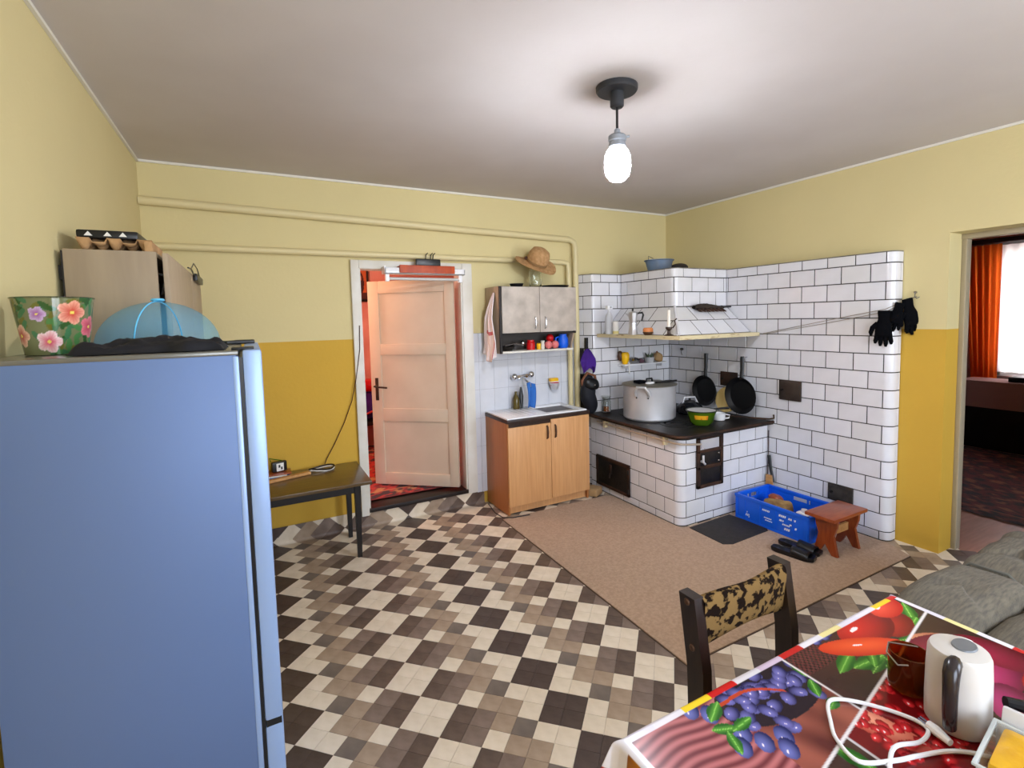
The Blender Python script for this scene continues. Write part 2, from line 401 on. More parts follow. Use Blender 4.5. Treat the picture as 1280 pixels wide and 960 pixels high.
# ------------------------------------------------------------------ hall behind the left door
zf = .15
struct('floor_hall', MB().box(-4.6, -.9, .12, 2.05, zf-.1, zf), M['dkwood'])
def hall():
    struct('wall_hall_far', MB().box(-4.7, -.8, 2.05, 2.15, 0, 2.8), M['pink'])
    struct('wall_hall_left', MB().box(-4.7, -4.6, .12, 2.05, 0, 2.8), M['pink'])
    struct('wall_hall_right', MB().box(-.9, -.8, .12, 2.05, 0, 2.8), M['pink'])
    struct('ceiling_hall', MB().box(-4.7, -.8, .12, 2.15, 2.7, 2.8), M['ceil'])
    l = bpy.data.lights.new('hall_fill', 'POINT'); l.energy = 34; l.color = (1, .64, .48); l.shadow_soft_size = .08  # added out of view to warm the red room and the door leaf
    t = thing('added_hall_lamp', 'unseen bulb on a cord added to light the red room beyond the door', 'lamp', (-3.75, .85, 2.3))
    obj('cord', MB().cyl((-3.75, .85, 2.36), (-3.75, .85, 2.7), .004, 6), M['black'], t)
    obj('bulb', MB().blob((-3.75, .85, 2.3), .035, .035, .05, 12, 8), mat('fill bulb glass', '#ffffff', .3, emit='#ffb080', es=6), t)
    o = bpy.data.objects.new('hall_fill', l); COL.objects.link(o); o.parent = t; o.location = (0, 0, -.15)
hall()
def carpet(name, x0, x1, y0, y1, z, label, cols, seed):
    nx, ny = 150, 110; th = .008
    b = MB().grid(lambda u, v: (x0+(x1-x0)*u, y0+(y1-y0)*v, z+th), nx, ny)
    U, V = np.meshgrid(np.linspace(0, 1, nx), np.linspace(0, 1, ny)); X = U*(x1-x0); Y = V*(y1-y0)
    f = np.sin(X*17+seed)*np.sin(Y*19) + .6*np.sin(X*41+Y*9+2*np.sin(Y*13)) + .6*np.sin(Y*37-X*5+2*np.sin(X*11))
    edge = np.minimum(np.minimum(X, x1-x0-X), np.minimum(Y, y1-y0-Y))
    C = np.zeros((ny, nx, 3)); C[:] = lin(np.array(cols[0]))
    for thr, c in ((.35, cols[1]), (.85, cols[2])): C[f > thr] = lin(np.array(c))
    C[f < -.7] = lin(np.array(cols[3])); bb = (edge < .18); C[bb & (np.sin(X*50)*np.sin(Y*50) > .1)] = lin(np.array(cols[3])); C[(edge < .03)] = lin(np.array(cols[1]))
    C[(edge > .17) & (edge < .19)] = lin(np.array(cols[2]))
    top = obj(name, b, mat(name+' pile', '#ffffff', .95, attr='Col', bump=.3, bscale=150, sheen=.1)); vcol(top, C.reshape(-1, 3))
    return tag(top, label, 'carpet')
carpet('carpet', -4.4, -1.1, .135, 1.95, zf, 'bright red patterned carpet behind the half open door', ((.72, .16, .1), (.5, .08, .06), (.75, .5, .3), (.25, .1, .1)), 0)
# things in the gap of the door
def hall_things():
    t = thing('picture', 'dark framed picture with a reddish figure beyond the half open door', 'picture', (-2.83, 2.04, 1.87))
    b = MB()
    for x0, x1, z0, z1 in ((-2.96, -2.94, 1.86, 2.25), (-2.72, -2.70, 1.86, 2.25), (-2.96, -2.70, 1.86, 1.89), (-2.96, -2.70, 2.22, 2.25)): b.box(x0, x1, 2.02, 2.045, z0, z1, .003)
    obj('frame', b, M['dkwood'], t)
    n = 40
    b = MB().grid(lambda u, v: (-2.95+.24*u, 2.035, 1.88+.35*v), n, n); U, V = np.meshgrid(np.linspace(0, 1, n), np.linspace(0, 1, n))
    C = np.zeros((n, n, 3)); C[:] = lin((.75, .35, .16)); C[(U-.55)**2/.09+(V-.55)**2/.2 < 1] = lin((.22, .08, .06)); C[(U-.6)**2/.02+(V-.72)**2/.015 < 1] = lin((.8, .5, .35)); C[(V < .25) & (U > .3)] = lin((.3, .12, .08))
    vcol(obj('print', b, mat('picture print', '#ffffff', .5, attr='Col'), t), C.reshape(-1, 3))
    t = thing('rucksack', 'purple and red rucksack standing on a dark stool behind the door', 'bag', (-2.8, 1.9, .5))
    obj('body', MB().blob((-2.8, 1.88, .715), .2, .1, .2, e=.5, amp=.02, fr=8), M['purple'], t)
    obj('flap', MB().blob((-2.8, 1.87, .9), .19, .12, .07, e=.5), M['red'], t)
    obj('strap', MB().tube([(-2.98, 1.77, .52), (-2.8, 1.76, .6), (-2.62, 1.77, .66)], .012, 6), M['red'], t)
    t = thing('dark_stool', 'dark stool under the purple rucksack behind the door', 'stool', (-2.8, 1.85, zf+.008))
    obj('seat', MB().box(-3.02, -2.58, 1.7, 2.0, .46, .5, .008), M['dkwood'], t)
    for x in (-2.98, -2.62):
        for y in (1.74, 1.96): obj('leg', MB().box(x-.02, x+.02, y-.02, y+.02, zf+.009, .46), M['dkwood'], t)
hall_things()

# ------------------------------------------------------------------ right room beyond the doorway
struct('floor_parlour', MB().box(RT-.22, 4.3, -4.6, -.6, -.12, -.004), mat('reddish floor boards', '#a8735c', .4, col2='#96634d', scale=4, stretch=(1, 10, 1)))
def parlour():
    XW = 4.0
    b = MB(); b.box(XW, XW+.15, -.6, -1.4, -.1, 2.8); b.box(XW, XW+.15, -2.9, -4.6, -.1, 2.8); b.box(XW, XW+.15, -1.4, -2.9, -.1, .8); b.box(XW, XW+.15, -1.4, -2.9, 2.3, 2.8)
    struct('wall_parlour_far', b, M['brownpink'])
    struct('wall_parlour_left', MB().box(RT, XW+.15, -.6, -.5, -.1, 2.8), M['brownpink'])
    struct('wall_parlour_right', MB().box(RT, XW+.15, -4.7, -4.6, -.1, 2.8), M['brownpink'])
    struct('wall_parlour_near', MB().box(RT, RT+.012, YD0+.09, -.6, -.1, 2.8), M['brownpink'])
    struct('ceiling_parlour', MB().box(RT, XW+.15, -4.7, -.5, 2.75, 2.85), M['ceil'])
    b = MB()
    for y in (-1.43, -2.15, -2.87): b.box(XW+.05, XW+.1, y-.03, y+.03, .8, 2.3)
    for z in (.83, 2.27): b.box(XW+.05, XW+.1, -2.9, -1.4, z-.03, z+.03)
    f = struct('window_3', b, M['cream'])
    obj('pane', MB().box(XW+.07, XW+.074, -2.84, -1.46, .86, 2.24), M['glass'], f)
    # curtains
    def fold(name, y0, y1, x, z0, z1, amp, waves, m, label, lean=0.):
        def fn(u, v):
            ph = u*waves*2*math.pi
            return (x - .02 + amp*math.sin(ph)*(.6+.4*(1-v)) , y0+(y1-y0)*u + lean*(1-v)*(1-u), z0+(z1-z0)*v)
        o = obj(name, MB().grid(fn, int(waves*14)+2, 14), m, ang=180); tag(o, label, 'curtain', ); return o
    def cloth_mat(name, c, tr, mixf):
        m = bpy.data.materials.new(name); m.use_nodes = True; n = m.node_tree.nodes; L = m.node_tree.links; n.remove(n['Principled BSDF'])
        d = n.new('ShaderNodeBsdfDiffuse'); d.inputs[0].default_value = (*srgb(c), 1); tl = n.new('ShaderNodeBsdfTranslucent'); tl.inputs[0].default_value = (*srgb(tr), 1)
        mx = n.new('ShaderNodeMixShader'); mx.inputs[0].default_value = mixf; L.new(d.outputs[0], mx.inputs[1]); L.new(tl.outputs[0], mx.inputs[2]); L.new(mx.outputs[0], n['Material Output'].inputs[0]); return m
    fold('sheer_curtain', -1.38, -3.0, XW-.1, .86, 2.36, .03, 14, cloth_mat('sheer', '#ffffff', '#ffe2d6', .7), 'white sheer curtain glowing in the window of the next room')
    fold('orange_curtain', -1.17, -1.52, XW-.19, .5, 2.37, .035, 5, cloth_mat('orange cloth', '#c2541c', '#f07028', .7), 'orange curtain at the left of the next room window', -.12)
    t = thing('curtain_box', 'dark wooden curtain box with carved top above the orange curtain', 'cornice', (XW-.15, -2.2, 2.38))
    obj('board', MB().box(XW-.3, XW-.01, -3.3, -1.12, 2.375, 2.43, .01), M['dkwood'], t)
    q = MB().prism([(-1.25, 2.43), (-1.6, 2.62), (-2.2, 2.43)], XW-.3, XW-.27, 'x').prism([(-2.0, 2.43), (-2.6, 2.62), (-3.2, 2.43)], XW-.3, XW-.27, 'x')
    obj('carving', q, M['redwood'], t)
    # chest with cloth
    t = thing('chest', 'dark low chest standing under the bright window of the next room', 'chest', (3.7, -2.2, 0))
    obj('body', MB().box(3.35, 3.66, -3.1, -1.38, .02, .78, .01), M['dkwood'], t)
    b = MB().box(3.3, 3.7, -3.15, -1.34, .782, .8, .006).box(3.29, 3.3, -3.15, -1.34, .5, .8).box(3.3, 3.7, -1.345, -1.335, .55, .8)
    tag(obj('tablecloth', b, mat('dusty pink cloth', '#a57c74', .9, bump=.2, scale=5)), 'dusty pink cloth over the chest in the next room', 'tablecloth')
    t = thing('record_player', 'black player lying on the pink cloth before the window', 'player', (3.6, -1.95, .8))
    obj('base', MB().box(3.38, 3.66, -2.3, -1.75, .802, .86, .01), M['black'], t)
    obj('lid', MB().box(3.42, 3.63, -2.25, -1.9, .861, .885, .01), M['brown'], t)
    t = thing('speaker_box', 'small black box standing on the player by the window', 'box', (3.6, -2.12, .886))
    obj('body', MB().box(3.46, 3.6, -2.24, -2.08, .887, 1.0, .006), M['black'], t)
    t = thing('dark_cabinet', 'black low cabinet left of the chest in the next room', 'cabinet', (3.5, -1.05, 0))
    obj('body', MB().box(3.3, 3.7, -1.3, -.75, .03, .55, .01), M['dkwood'], t); obj('door', MB().box(3.285, 3.3, -1.27, -.78, .08, .52, .004), M['dkwood'], t)
    tag(obj('bag', MB().blob((3.5, -1.05, .6), .1, .14, .045, amp=.03, fr=9), mat('bluish cloth', '#4a4a78', .9)), 'small bluish bundle lying on the black cabinet', 'bundle')
parlour()
carpet('carpet', 1.02, 3.4, -4.2, -.9, -.004, 'dark red patterned carpet in the next room', ((.42, .17, .15), (.2, .1, .1), (.6, .36, .28), (.12, .09, .1)), 2)
# right door frame
b = MB(); b.box(.165, .23, YD0, YD0-.03, -.004, 2.11, .004); b.box(.16, .23, YD1, YD1+.035, 0, 2.11, .004); b.box(.16, .23, YD1, YD0, 2.075, 2.11, .004)
struct('trim_6', b, mat('frame beige', '#a99c82', .5))
# ------------------------------------------------------------------ heating pipes
def pipes():
    y = -.05
    P1 = [(-W+.004, y, 2.425), (-1.27, y, 2.352), (-1.22, y, 2.33), (-1.205, y, 2.28), (-1.2, y, 1.5), (-1.2, y, .75), (-1.2, y, .16)]
    tag(obj('heating_pipe', MB().tube(P1, .028, 14), M['pipe']), 'thick upper cream heating pipe running along the back wall under the ceiling', 'pipe')
    P2 = [(-W+.004, y, 2.142), (-1.35, y, 2.139), (-1.30, y, 2.13), (-1.285, y, 2.09), (-1.28, y, 1.5), (-1.275, y, .75), (-1.275, y, .16)]
    tag(obj('heating_pipe', MB().tube(P2, .023, 14), M['pipe']), 'thinner lower cream heating pipe passing just above the door frame', 'pipe')
pipes()

# ------------------------------------------------------------------ glazed tile work
class Path:
    """plan outline of a tiled mass: straight runs joined by rounded corners; outward is to the right of travel"""
    def __init__(s, pts, rad):
        P = [Vector((*p, 0)) for p in pts]; s.p = []; n = len(P)
        for i, p in enumerate(P):
            r = rad.get(i, 0)
            if r and 0 < i < n-1:
                a = (P[i-1]-p).normalized(); b = (P[i+1]-p).normalized(); th = a.angle(b); d = r/math.tan(th/2)
                c = p + (a+b).normalized()*(r/math.sin(th/2)); s0 = p+a*d-c; s1 = p+b*d-c
                for k in range(7):
                    t = k/6; q = s0.slerp(s1, t).normalized()*r; s.p.append(c+q)
            else: s.p.append(p)
        s.L = [0.]
        for i in range(1, len(s.p)): s.L.append(s.L[-1]+(s.p[i]-s.p[i-1]).length)
        s.tot = s.L[-1]
    def nrm(s, i):
        d = Vector((0, 0, 0))
        if i > 0: d += (s.p[i]-s.p[i-1]).normalized()
        if i < len(s.p)-1: d += (s.p[i+1]-s.p[i]).normalized()
        d.normalize(); return Vector((d.y, -d.x, 0))
    def at(s, t):
        for i in range(1, len(s.p)):
            if t <= s.L[i]+1e-9:
                k = (t-s.L[i-1])/max(1e-9, s.L[i]-s.L[i-1]); q = s.p[i-1].lerp(s.p[i], k); d = (s.p[i]-s.p[i-1]).normalized()
                return q, Vector((d.y, -d.x, 0)), i
        return s.p[-1], s.nrm(len(s.p)-1), len(s.p)-1
    def inside(s, a, b): return [i for i in range(len(s.p)) if a+1e-4 < s.L[i] < b-1e-4]
TD, TB_, TJ = .0032, .0018, .0062
TCACHE = {}
def tile_flat(wd, ht, mi):
    key = (round(wd, 3), round(ht, 3), mi)
    if key not in TCACHE:
        b = MB(); i = TB_
        b.add([(0, 0, 0), (wd, 0, 0), (wd, 0, ht), (0, 0, ht), (i, -TD, i), (wd-i, -TD, i), (wd-i, -TD, ht-i), (i, -TD, ht-i)],
              [(4, 5, 6, 7), (0, 1, 5, 4), (1, 2, 6, 5), (2, 3, 7, 6), (3, 0, 4, 7)])
        me = bpy.data.meshes.new('tile'); me.from_pydata(b.v, [], b.f); me.materials.append(M['tileW'][mi]); TCACHE[key] = me
    return TCACHE[key]
def lay_tile(par, path, s0, s1, z0, z1):
    s0 += TJ/2; s1 -= TJ/2; z0 += TJ/2; z1 -= TJ/2
    if s1-s0 < .008: return
    mi = rnd.choice((0, 0, 0, 1, 1, 2)); ins = path.inside(s0, s1); tilt = Matrix.Rotation(rnd.uniform(-.004, .004), 3, 'X') @ Matrix.Rotation(rnd.uniform(-.004, .004), 3, 'Z')
    q, n, i = path.at(s0)
    if not ins:
        o = bpy.data.objects.new('tile', tile_flat(s1-s0, z1-z0, mi)); COL.objects.link(o); o.parent = par
        x = Vector((-n.y, n.x, 0)); m = Matrix((x, -n, Vector((0, 0, 1)))).transposed() @ tilt
        o.matrix_local = Matrix.Translation(q+Vector((0, 0, z0))-WL[par]) @ m.to_4x4(); return
    pts = [(q, n)] + [(path.p[k], path.nrm(k)) for k in ins] + [path.at(s1)[:2]]
    b = MB(); N = len(pts); vs = []
    for k, (p, nn) in enumerate(pts):
        ex = 0 if 0 < k < N-1 else TB_
        d = Vector((-nn.y, nn.x, 0))*(ex if k == 0 else -ex if k == N-1 else 0)
        vs += [p+Vector((0, 0, z0)), p+d+nn*TD+Vector((0, 0, z0+TB_)), p+d+nn*TD+Vector((0, 0, z1-TB_)), p+Vector((0, 0, z1))]
    fs = []
    for k in range(N-1):
        for j in range(3): fs.append((k*4+j, k*4+4+j, k*4+5+j, k*4+1+j))
    fs += [(0, 1, 2, 3), tuple(4*(N-1)+j for j in (3, 2, 1, 0))]
    b.add(vs, fs); obj('tile', b, M['tileW'][mi], par, ang=50)
ROWS = [.004, .065] + [.065+.1257*k for k in range(1, 16)]
def lay_rows(par, path, rows, first, phase, skip=None, wd=.2, cuts=()):
    """phase(k) gives the joint offset of row k; cuts are path positions where every row breaks"""
    for k in range(len(rows)-1):
        z0, z1 = rows[k], rows[k+1]; js = [0.]; x = phase(k+first)
        while x < path.tot:
            if x > .015 and path.tot-x > .02: js.append(x)
            x += wd
        js.append(path.tot)
        for a, c in zip(js[:-1], js[1:]):
            q = path.at((a+c)/2)[0]
            if skip and skip(q.x, q.y, (z0+z1)/2): continue
            lay_tile(par, path, a, c, z0, z1)
def core(par, path, back, z0, z1, m=None, inset=.0005):
    poly = [(p.x-path.nrm(i).x*inset, p.y-path.nrm(i).y*inset) for i, p in enumerate(path.p)] + back
    return obj('core', MB().prism(poly, z0, z1), m or M['grout'], par, smooth=False)

XB, YP = -.103, -.158
# chimney wall on the right
t = thing('tiled_chimney_wall', 'tall white tiled chimney wall with rounded end beside the doorway', 'stove wall', (-.05, -1.2, 0))
p = Path([(XB, -.006), (XB, -2.243), (-.002, -2.243)], {1: .055})
TOP = 2.03
core(t, p, [(-.002, -.006)], .0, TOP-.004)
obj('cap', MB().prism([(q.x, q.y) for q in p.p]+[(-.002, -.006)], TOP-.006, TOP), M['capw'], t)
rows = ROWS[:17]+[TOP-.004]
def sk(x, y, z): return y > -.08 or (y > -1.2 and z < .66) or (y > -.76 and z > 1.5)
# joints at y = -1.09-.2k on the row just under the cap row, half a tile over on the next
def ph_block(k): 
    y0 = -1.09 if k % 2 == 1 else -1.188
    return (-.006 - y0) % .2
lay_rows(t, p, rows, 0, lambda k: ph_block(k), sk)
wallblock = t
# chimney breast on the back wall
t = thing('tiled_chimney_breast', 'white tiled pier on the back wall behind the stove', 'stove wall', (-.6, -.08, 0))
p = Path([(-1.145, -.003), (-1.087, YP), (XB-.008, YP)], {1: .035})
core(t, p, [(XB-.008, -.003)], .0, TOP-.004)
obj('cap', MB().prism([(q.x, q.y) for q in p.p]+[(XB-.008, -.003)], TOP-.006, TOP), M['capw'], t)
def sk2(x, y, z): return (x > -1.0 and z < .66) or (x > -.64 and z > 1.5) or (x < -1.12 and z < 1.44)
def ph_pier(k):
    x0 = -.79 if k % 2 == 0 else -.89
    s0 = p.tot - (XB-.008 - x0)
    return s0 % .2
lay_rows(t, p, rows, 0, ph_pier, sk2)

# the cooking stove
t = thing('tiled_cooking_stove', 'low white tiled cooking stove with black iron top and fire doors', 'stove', (-.6, -.7, 0))
stove = t
ps = Path([(-1.13, YP-.012), (-1.13, -1.31), (XB-.01, -1.31)], {1: .06})
core(t, ps, [(XB-.01, YP-.012)], 0, .685)
sr = ROWS[:6]+[.686]
def ph_st(k): return ((1.152-.2*5)+.02 + (0 if k % 2 else .1)) % .2
lay_rows(t, ps, sr, 0, ph_st)
# iron top
b = MB(); pt = Path([(-1.185, YP-.02), (-1.185, -1.365), (XB-.012, -1.365)], {1: .09})
b.prism([(q.x, q.y) for q in pt.p]+[(XB-.012, YP-.02)], .688, .716)
obj('top_plate', b, M['iron'], t, ang=30)
rim = MB().tube([(q.x, q.y, .709) for q in pt.p], .012, 8)
obj('rim', rim, M['rust'], t)
for cx, cy, r in ((-.83, -1.0, .16), (-.42, -1.0, .13), (-.83, -.48, .16), (-.42, -.5, .13)):
    for rr in (r, r*.66, r*.33):
        obj('hob_ring', MB().lathe([(rr-.036 if rr > r*.4 else 0.001, .7165), (rr-.036 if rr > r*.4 else 0.001, .7195), (rr-.003, .7195), (rr, .7165)], 28, (cx, cy, 0)), M['iron'], t)
# towel rail around the top
rail = [(-1.155, -.30, .655), (-1.163, -.6, .655), (-1.163, -1.28, .655), (-1.15, -1.33, .655), (-1.11, -1.343, .65), (-.95, -1.343, .63)]
obj('rail', MB().tube(rail, .008, 8), mat('rail beige', '#b9a894', .5, .3), t)
for y in (-.42, -1.17): obj('rail_bracket', MB().box(-1.168, -1.128, y-.012, y+.012, .62, .69, .003), M['rimwood'], t)
def iron_frame(b, a0, a1, z0, z1, wd, f): 
    for q in ((a0, a0+wd, z0, z1), (a1-wd, a1, z0, z1), (a0, a1, z0, z0+wd), (a0, a1, z1-wd, z1)): f(b, *q)
# ash door on the left flank
fx = lambda b, a0, a1, z0, z1: b.box(-1.152, -1.13, a0, a1, z0, z1, .004)
b = MB(); iron_frame(b, -.735, -.27, .06, .34, .028, fx); d = obj('fire_door', b, M['rust'], t)
obj('leaf', MB().box(-1.148, -1.132, -.71, -.295, .085, .315, .003), M['iron'], d); obj('latch', MB().box(-1.162, -1.147, -.50, -.475, .2, .29, .004).tube([(-1.16, -.487, .21), (-1.17, -.487, .17)], .008), M['rust'], d)
for z in (.11, .28): obj('hinge', MB().cyl((-1.156, -.73, z-.02), (-1.156, -.73, z+.02), .008, 8), M['iron'], d)
# two stacked doors on the front
fy = lambda b, a0, a1, z0, z1: b.box(a0, a1, -1.334, -1.312, z0, z1, .004)
b = MB(); iron_frame(b, -.97, -.685, .275, .686, .028, fy); fy(b, -.97, -.685, .425, .45); fy(b, -.97, -.685, .555, .575)
d = obj('fire_door', b, M['rust'], t)
obj('leaf', MB().box(-.942, -.713, -1.328, -1.314, .303, .425, .003), M['iron'], d); obj('leaf', MB().box(-.942, -.713, -1.328, -1.314, .45, .555, .003), M['iron'], d)
obj('register_plate', MB().box(-.92, -.735, -1.325, -1.314, .585, .655, .003), M['alu'], d, label='grey metal plate over the upper opening')
obj('latch', MB().tube([(-.925, -1.345, .54), (-.93, -1.35, .49), (-.91, -1.35, .47)], .009).cyl((-.93, -1.33, .49), (-.93, -1.355, .49), .01), M['alu'], d)
for z in (.47, .53): obj('rivet', MB().blob((-.735, -1.33, z), .008, .006, .008, 8, 6), M['steel'], d)
# hood
t = thing('tiled_hood', 'white tiled smoke hood with flared skirt above the stove', 'hood', (-.45, -.5, 1.43)); hood = t
HX, HY, FX, FY, ZH, ZS = -.75, -.875, -.972, -1.135, 1.695, 1.462
ph = Path([(HX, YP-.01), (HX, HY), (XB-.01, HY)], {1: .05})
core(t, ph, [(XB-.01, YP-.01)], ZH, TOP-.004)
obj('cap', MB().prism([(q.x, q.y) for q in ph.p]+[(XB-.01, YP-.01)], TOP-.006, TOP+.001), M['capw'], t)
hr = [ZH+.002, 1.824, 1.950, TOP-.004]
lay_rows(t, ph, hr, 0, lambda k: ((.456-.168) if k % 2 == 1 else (.353-.168)) % .2)
# flare: skirt core and its tiles
tl, tc_, tr = Vector((HX, YP-.01, ZH)), Vector((HX+.004, HY+.004, ZH)), Vector((XB-.01, HY, ZH))
bl, bc, br = Vector((FX, YP-.01, ZS)), Vector((FX, FY, ZS)), Vector((XB-.01, FY, ZS))
b = MB().add([tl, tc_, tr, Vector((XB-.01, YP-.01, ZH)), bl, bc, br, Vector((XB-.01, YP-.01, ZS))], [(0, 1, 5, 4), (1, 2, 6, 5), (2, 3, 7, 6), (3, 0, 4, 7), (0, 3, 2, 1), (4, 5, 6, 7)])
obj('skirt_core', b, M['grout'], t, smooth=False)
def skirt(a0, a1, b0, b1, along):
    n = (a1-a0).cross(b0-a0).normalized()
    if n.z < 0: n = -n
    for k in range(2):
        v0, v1 = k/2, (k+1)/2
        lo, hi = b0[along], b1[along]; st = -.2 if hi < lo else .2; x = lo + st*(.5 if k else .98); cuts = [lo]
        # joints run straight down the slope; the last tile is cut by the hip
        hip_t, hip_b = a1[along], b1[along]
        def lim(v): return hip_b+(hip_t-hip_b)*v
        while (x-min(lim(v0), lim(v1), key=lambda q: abs(q-lo)))*st < -.02*abs(st): cuts.append(x); x += st
        for i, c in enumerate(cuts):
            last = i == len(cuts)-1
            def P(v, s):
                q = b0.lerp(a0, v); q2 = b1.lerp(a1, v); tt = (s-q[along])/(q2[along]-q[along]); return q.lerp(q2, tt)
            e0, e1 = (lim(v0), lim(v1)) if last else (cuts[i+1], cuts[i+1])
            sg = 1 if st > 0 else -1; j = .0042*sg; dv = .013
            q = [P(v0+dv, c+j), P(v0+dv, e0-j), P(v1-dv, e1-j), P(v1-dv, c+j)]; cc = sum(q, Vector())/4
            f = [w_+(cc-w_).normalized()*.002+n*.002 for w_ in q]
            obj('tile', MB().add(q+f, [(4, 5, 6, 7), (0, 1, 5, 4), (1, 2, 6, 5), (2, 3, 7, 6), (3, 0, 4, 7)]), M['tileW'][rnd.choice((0, 1, 2))], hood, smooth=False)
skirt(tl, tc_, bl, bc, 1)
skirt(tr, tc_, br, bc, 0)
obj('hip', MB().tube([bc+Vector((.004, .004, .004)), tc_+Vector((0, 0, .0))], .012, 8), M['tileW'][0], t)
# wooden rim shelf round the skirt
b = MB().prism([(-1.045, YP-.006), (-1.064, -1.235), (-.955, -1.12), (-.94, YP-.006)], 1.432, 1.462); obj('rim_board', b, M['rimwood'], t, smooth=False)
b = MB().prism([(-1.064, -1.235), (XB-.012, -1.225), (XB-.012, -1.12), (-.955, -1.12)], 1.432, 1.462); obj('rim_board', b, M['rimwood'], t, smooth=False)
obj('soffit', MB().box(-.95, XB-.012, -1.115, YP-.012, 1.436, 1.461), M['grout'], t)
# iron fittings on the chimney wall
def vent(y0, y1, z0, z1, lab, m):
    t = thing('soot_door', lab, 'soot door', (-.11, (y0+y1)/2, z0))
    obj('frame', MB().box(-.125, -.1105, y0, y1, z0, z1, .006), m, t)
    obj('leaf', MB().box(-.131, -.125, y0+.014, y1-.014, z0+.014, z1-.014, .004), m, t)
    obj('knob', MB().cyl((-.131, y1-.035, (z0+z1)/2), (-.142, y1-.035, (z0+z1)/2), .01, 10), M['iron'], t)
vent(-1.607, -1.417, .91, 1.075, 'small brown iron soot door in the middle of the tiled wall', mat('brown iron', '#4b4039', .5, .4, col2='#352b25', scale=9))
vent(-2.017, -1.834, .2, .325, 'small black soot door low on the wall behind the wooden stool', mat('dusty iron', '#2e2a26', .6, .2, col2='#4a443c', scale=12))
vent(-1.008, -.822, .965, 1.095, 'dark iron soot door between the two hanging pans', M['rust'])

# ------------------------------------------------------------------ splashback tiles by the sink
b = MB().box(-2.255, -1.165, -.01, -.002, .1, 1.506)
t = thing('tiled_splashback', 'pale small tiled splashback behind the sink', 'splashback', (-1.7, -.005, .1))
obj('bed', b, M['lgrout'], t)
zs = [.1, .264, .512, .761, 1.011, 1.259, 1.505]; xs = [-2.254]+[-2.205+.1405*k for k in range(0, 8)]+[-1.166]
xs = [x for i, x in enumerate(xs) if i == 0 or x-xs[i-1] > .02]
for a, c in zip(xs[:-1], xs[1:]):
    for z0, z1 in zip(zs[:-1], zs[1:]):
        o = obj('tile', MB().box(a+.001, c-.001, -.0135, -.009, z0+.001, z1-.001), M['bsplash'], t, smooth=False)

# ------------------------------------------------------------------ ceiling lamp
LX, LY = -2.385, -2.14
t = thing('ceiling_lamp', 'dark pendant lamp with one bare glowing bulb under the ceiling', 'lamp', (LX, LY, 2.69))
obj('canopy', MB().lathe([(.001, 2.664), (.09, 2.664), (.096, 2.672), (.096, 2.689)], 32, (LX, LY, 0)), M['lampblk'], t)
obj('cup', MB().lathe([(.001, 2.595), (.026, 2.595), (.032, 2.602), (.032, 2.664)], 24, (LX, LY, 0)), M['lampblk'], t)
obj('rod', MB().cyl((LX, LY, 2.48), (LX, LY, 2.6), .006, 8), M['black'], t)
b = MB().lathe([(.008, 2.5), (.014, 2.495), (.016, 2.478), (.034, 2.472), (.042, 2.465), (.042, 2.445), (.036, 2.44), (.04, 2.425), (.04, 2.418), (.02, 2.417)], 20, (LX, LY, 0)); b.cyl((LX+.03, LY-.01, 2.462), (LX+.055, LY-.02, 2.468), .006, 8)
obj('socket', b, M['lampgrey'], t)
obj('bulb_base', MB().lathe([(.034, 2.4165), (.05, 2.40), (.06, 2.375), (.0625, 2.35), (.062, 2.328), (.04, 2.327)], 24, (LX, LY, 0)), mat('bulb neck', '#ffffff', .4, emit='#eef3ff', es=4), t)
obj('bulb', MB().lathe([(.04, 2.3265), (.0618, 2.3265), (.055, 2.29), (.035, 2.265), (.001, 2.256)], 16, (LX, LY, 0)), M['bulb'], t)

# ------------------------------------------------------------------ fridge
FXF, FY0, FY1, FH = -3.913, -2.5, -1.88, 1.561
t = thing('fridge', 'tall silver grey fridge standing sideways in the left foreground', 'fridge', (-4.2, -2.2, 0))
obj('body', MB().box(-4.49, -3.972, FY0, FY1, .03, FH-.012, .005), M['fridge'], t)
obj('top_panel', MB().box(-4.495, -3.968, FY0-.001, FY1+.001, FH-.014, FH-.001, .004), mat('fridge top', '#6e6d68', .25, .3), t)
obj('gasket', MB().box(-3.974, -3.958, FY0+.008, FY1-.008, .06, FH-.02), M['black'], t)
obj('edge_trim', MB().box(-3.982, -3.968, FY0-.002, FY0+.02, .04, FH-.016, .003), M['fridged'], t)
obj('door', MB().box(-3.959, FXF, FY0, FY1, .505, FH, .008), M['fridged'], t)
obj('door', MB().box(-3.959, FXF, FY0, FY1, .06, .488, .008), M['fridged'], t)
obj('handle_gap', MB().box(-3.956, FXF-.004, FY0+.003, FY1-.003, .486, .507), M['black'], t)
obj('hinge_cover', MB().box(-3.99, -3.925, FY1-.12, FY1-.02, FH-.001, FH+.012, .004).box(-3.985, -3.93, FY0+.03, FY0+.09, FH-.001, FH+.006, .003), M['black'], t)
for x in (-4.42, -4.0):
    for y in (FY0+.06, FY1-.06): obj('foot', MB().cyl((x, y, 0.0005), (x, y, .032), .02, 10), M['black'], t)
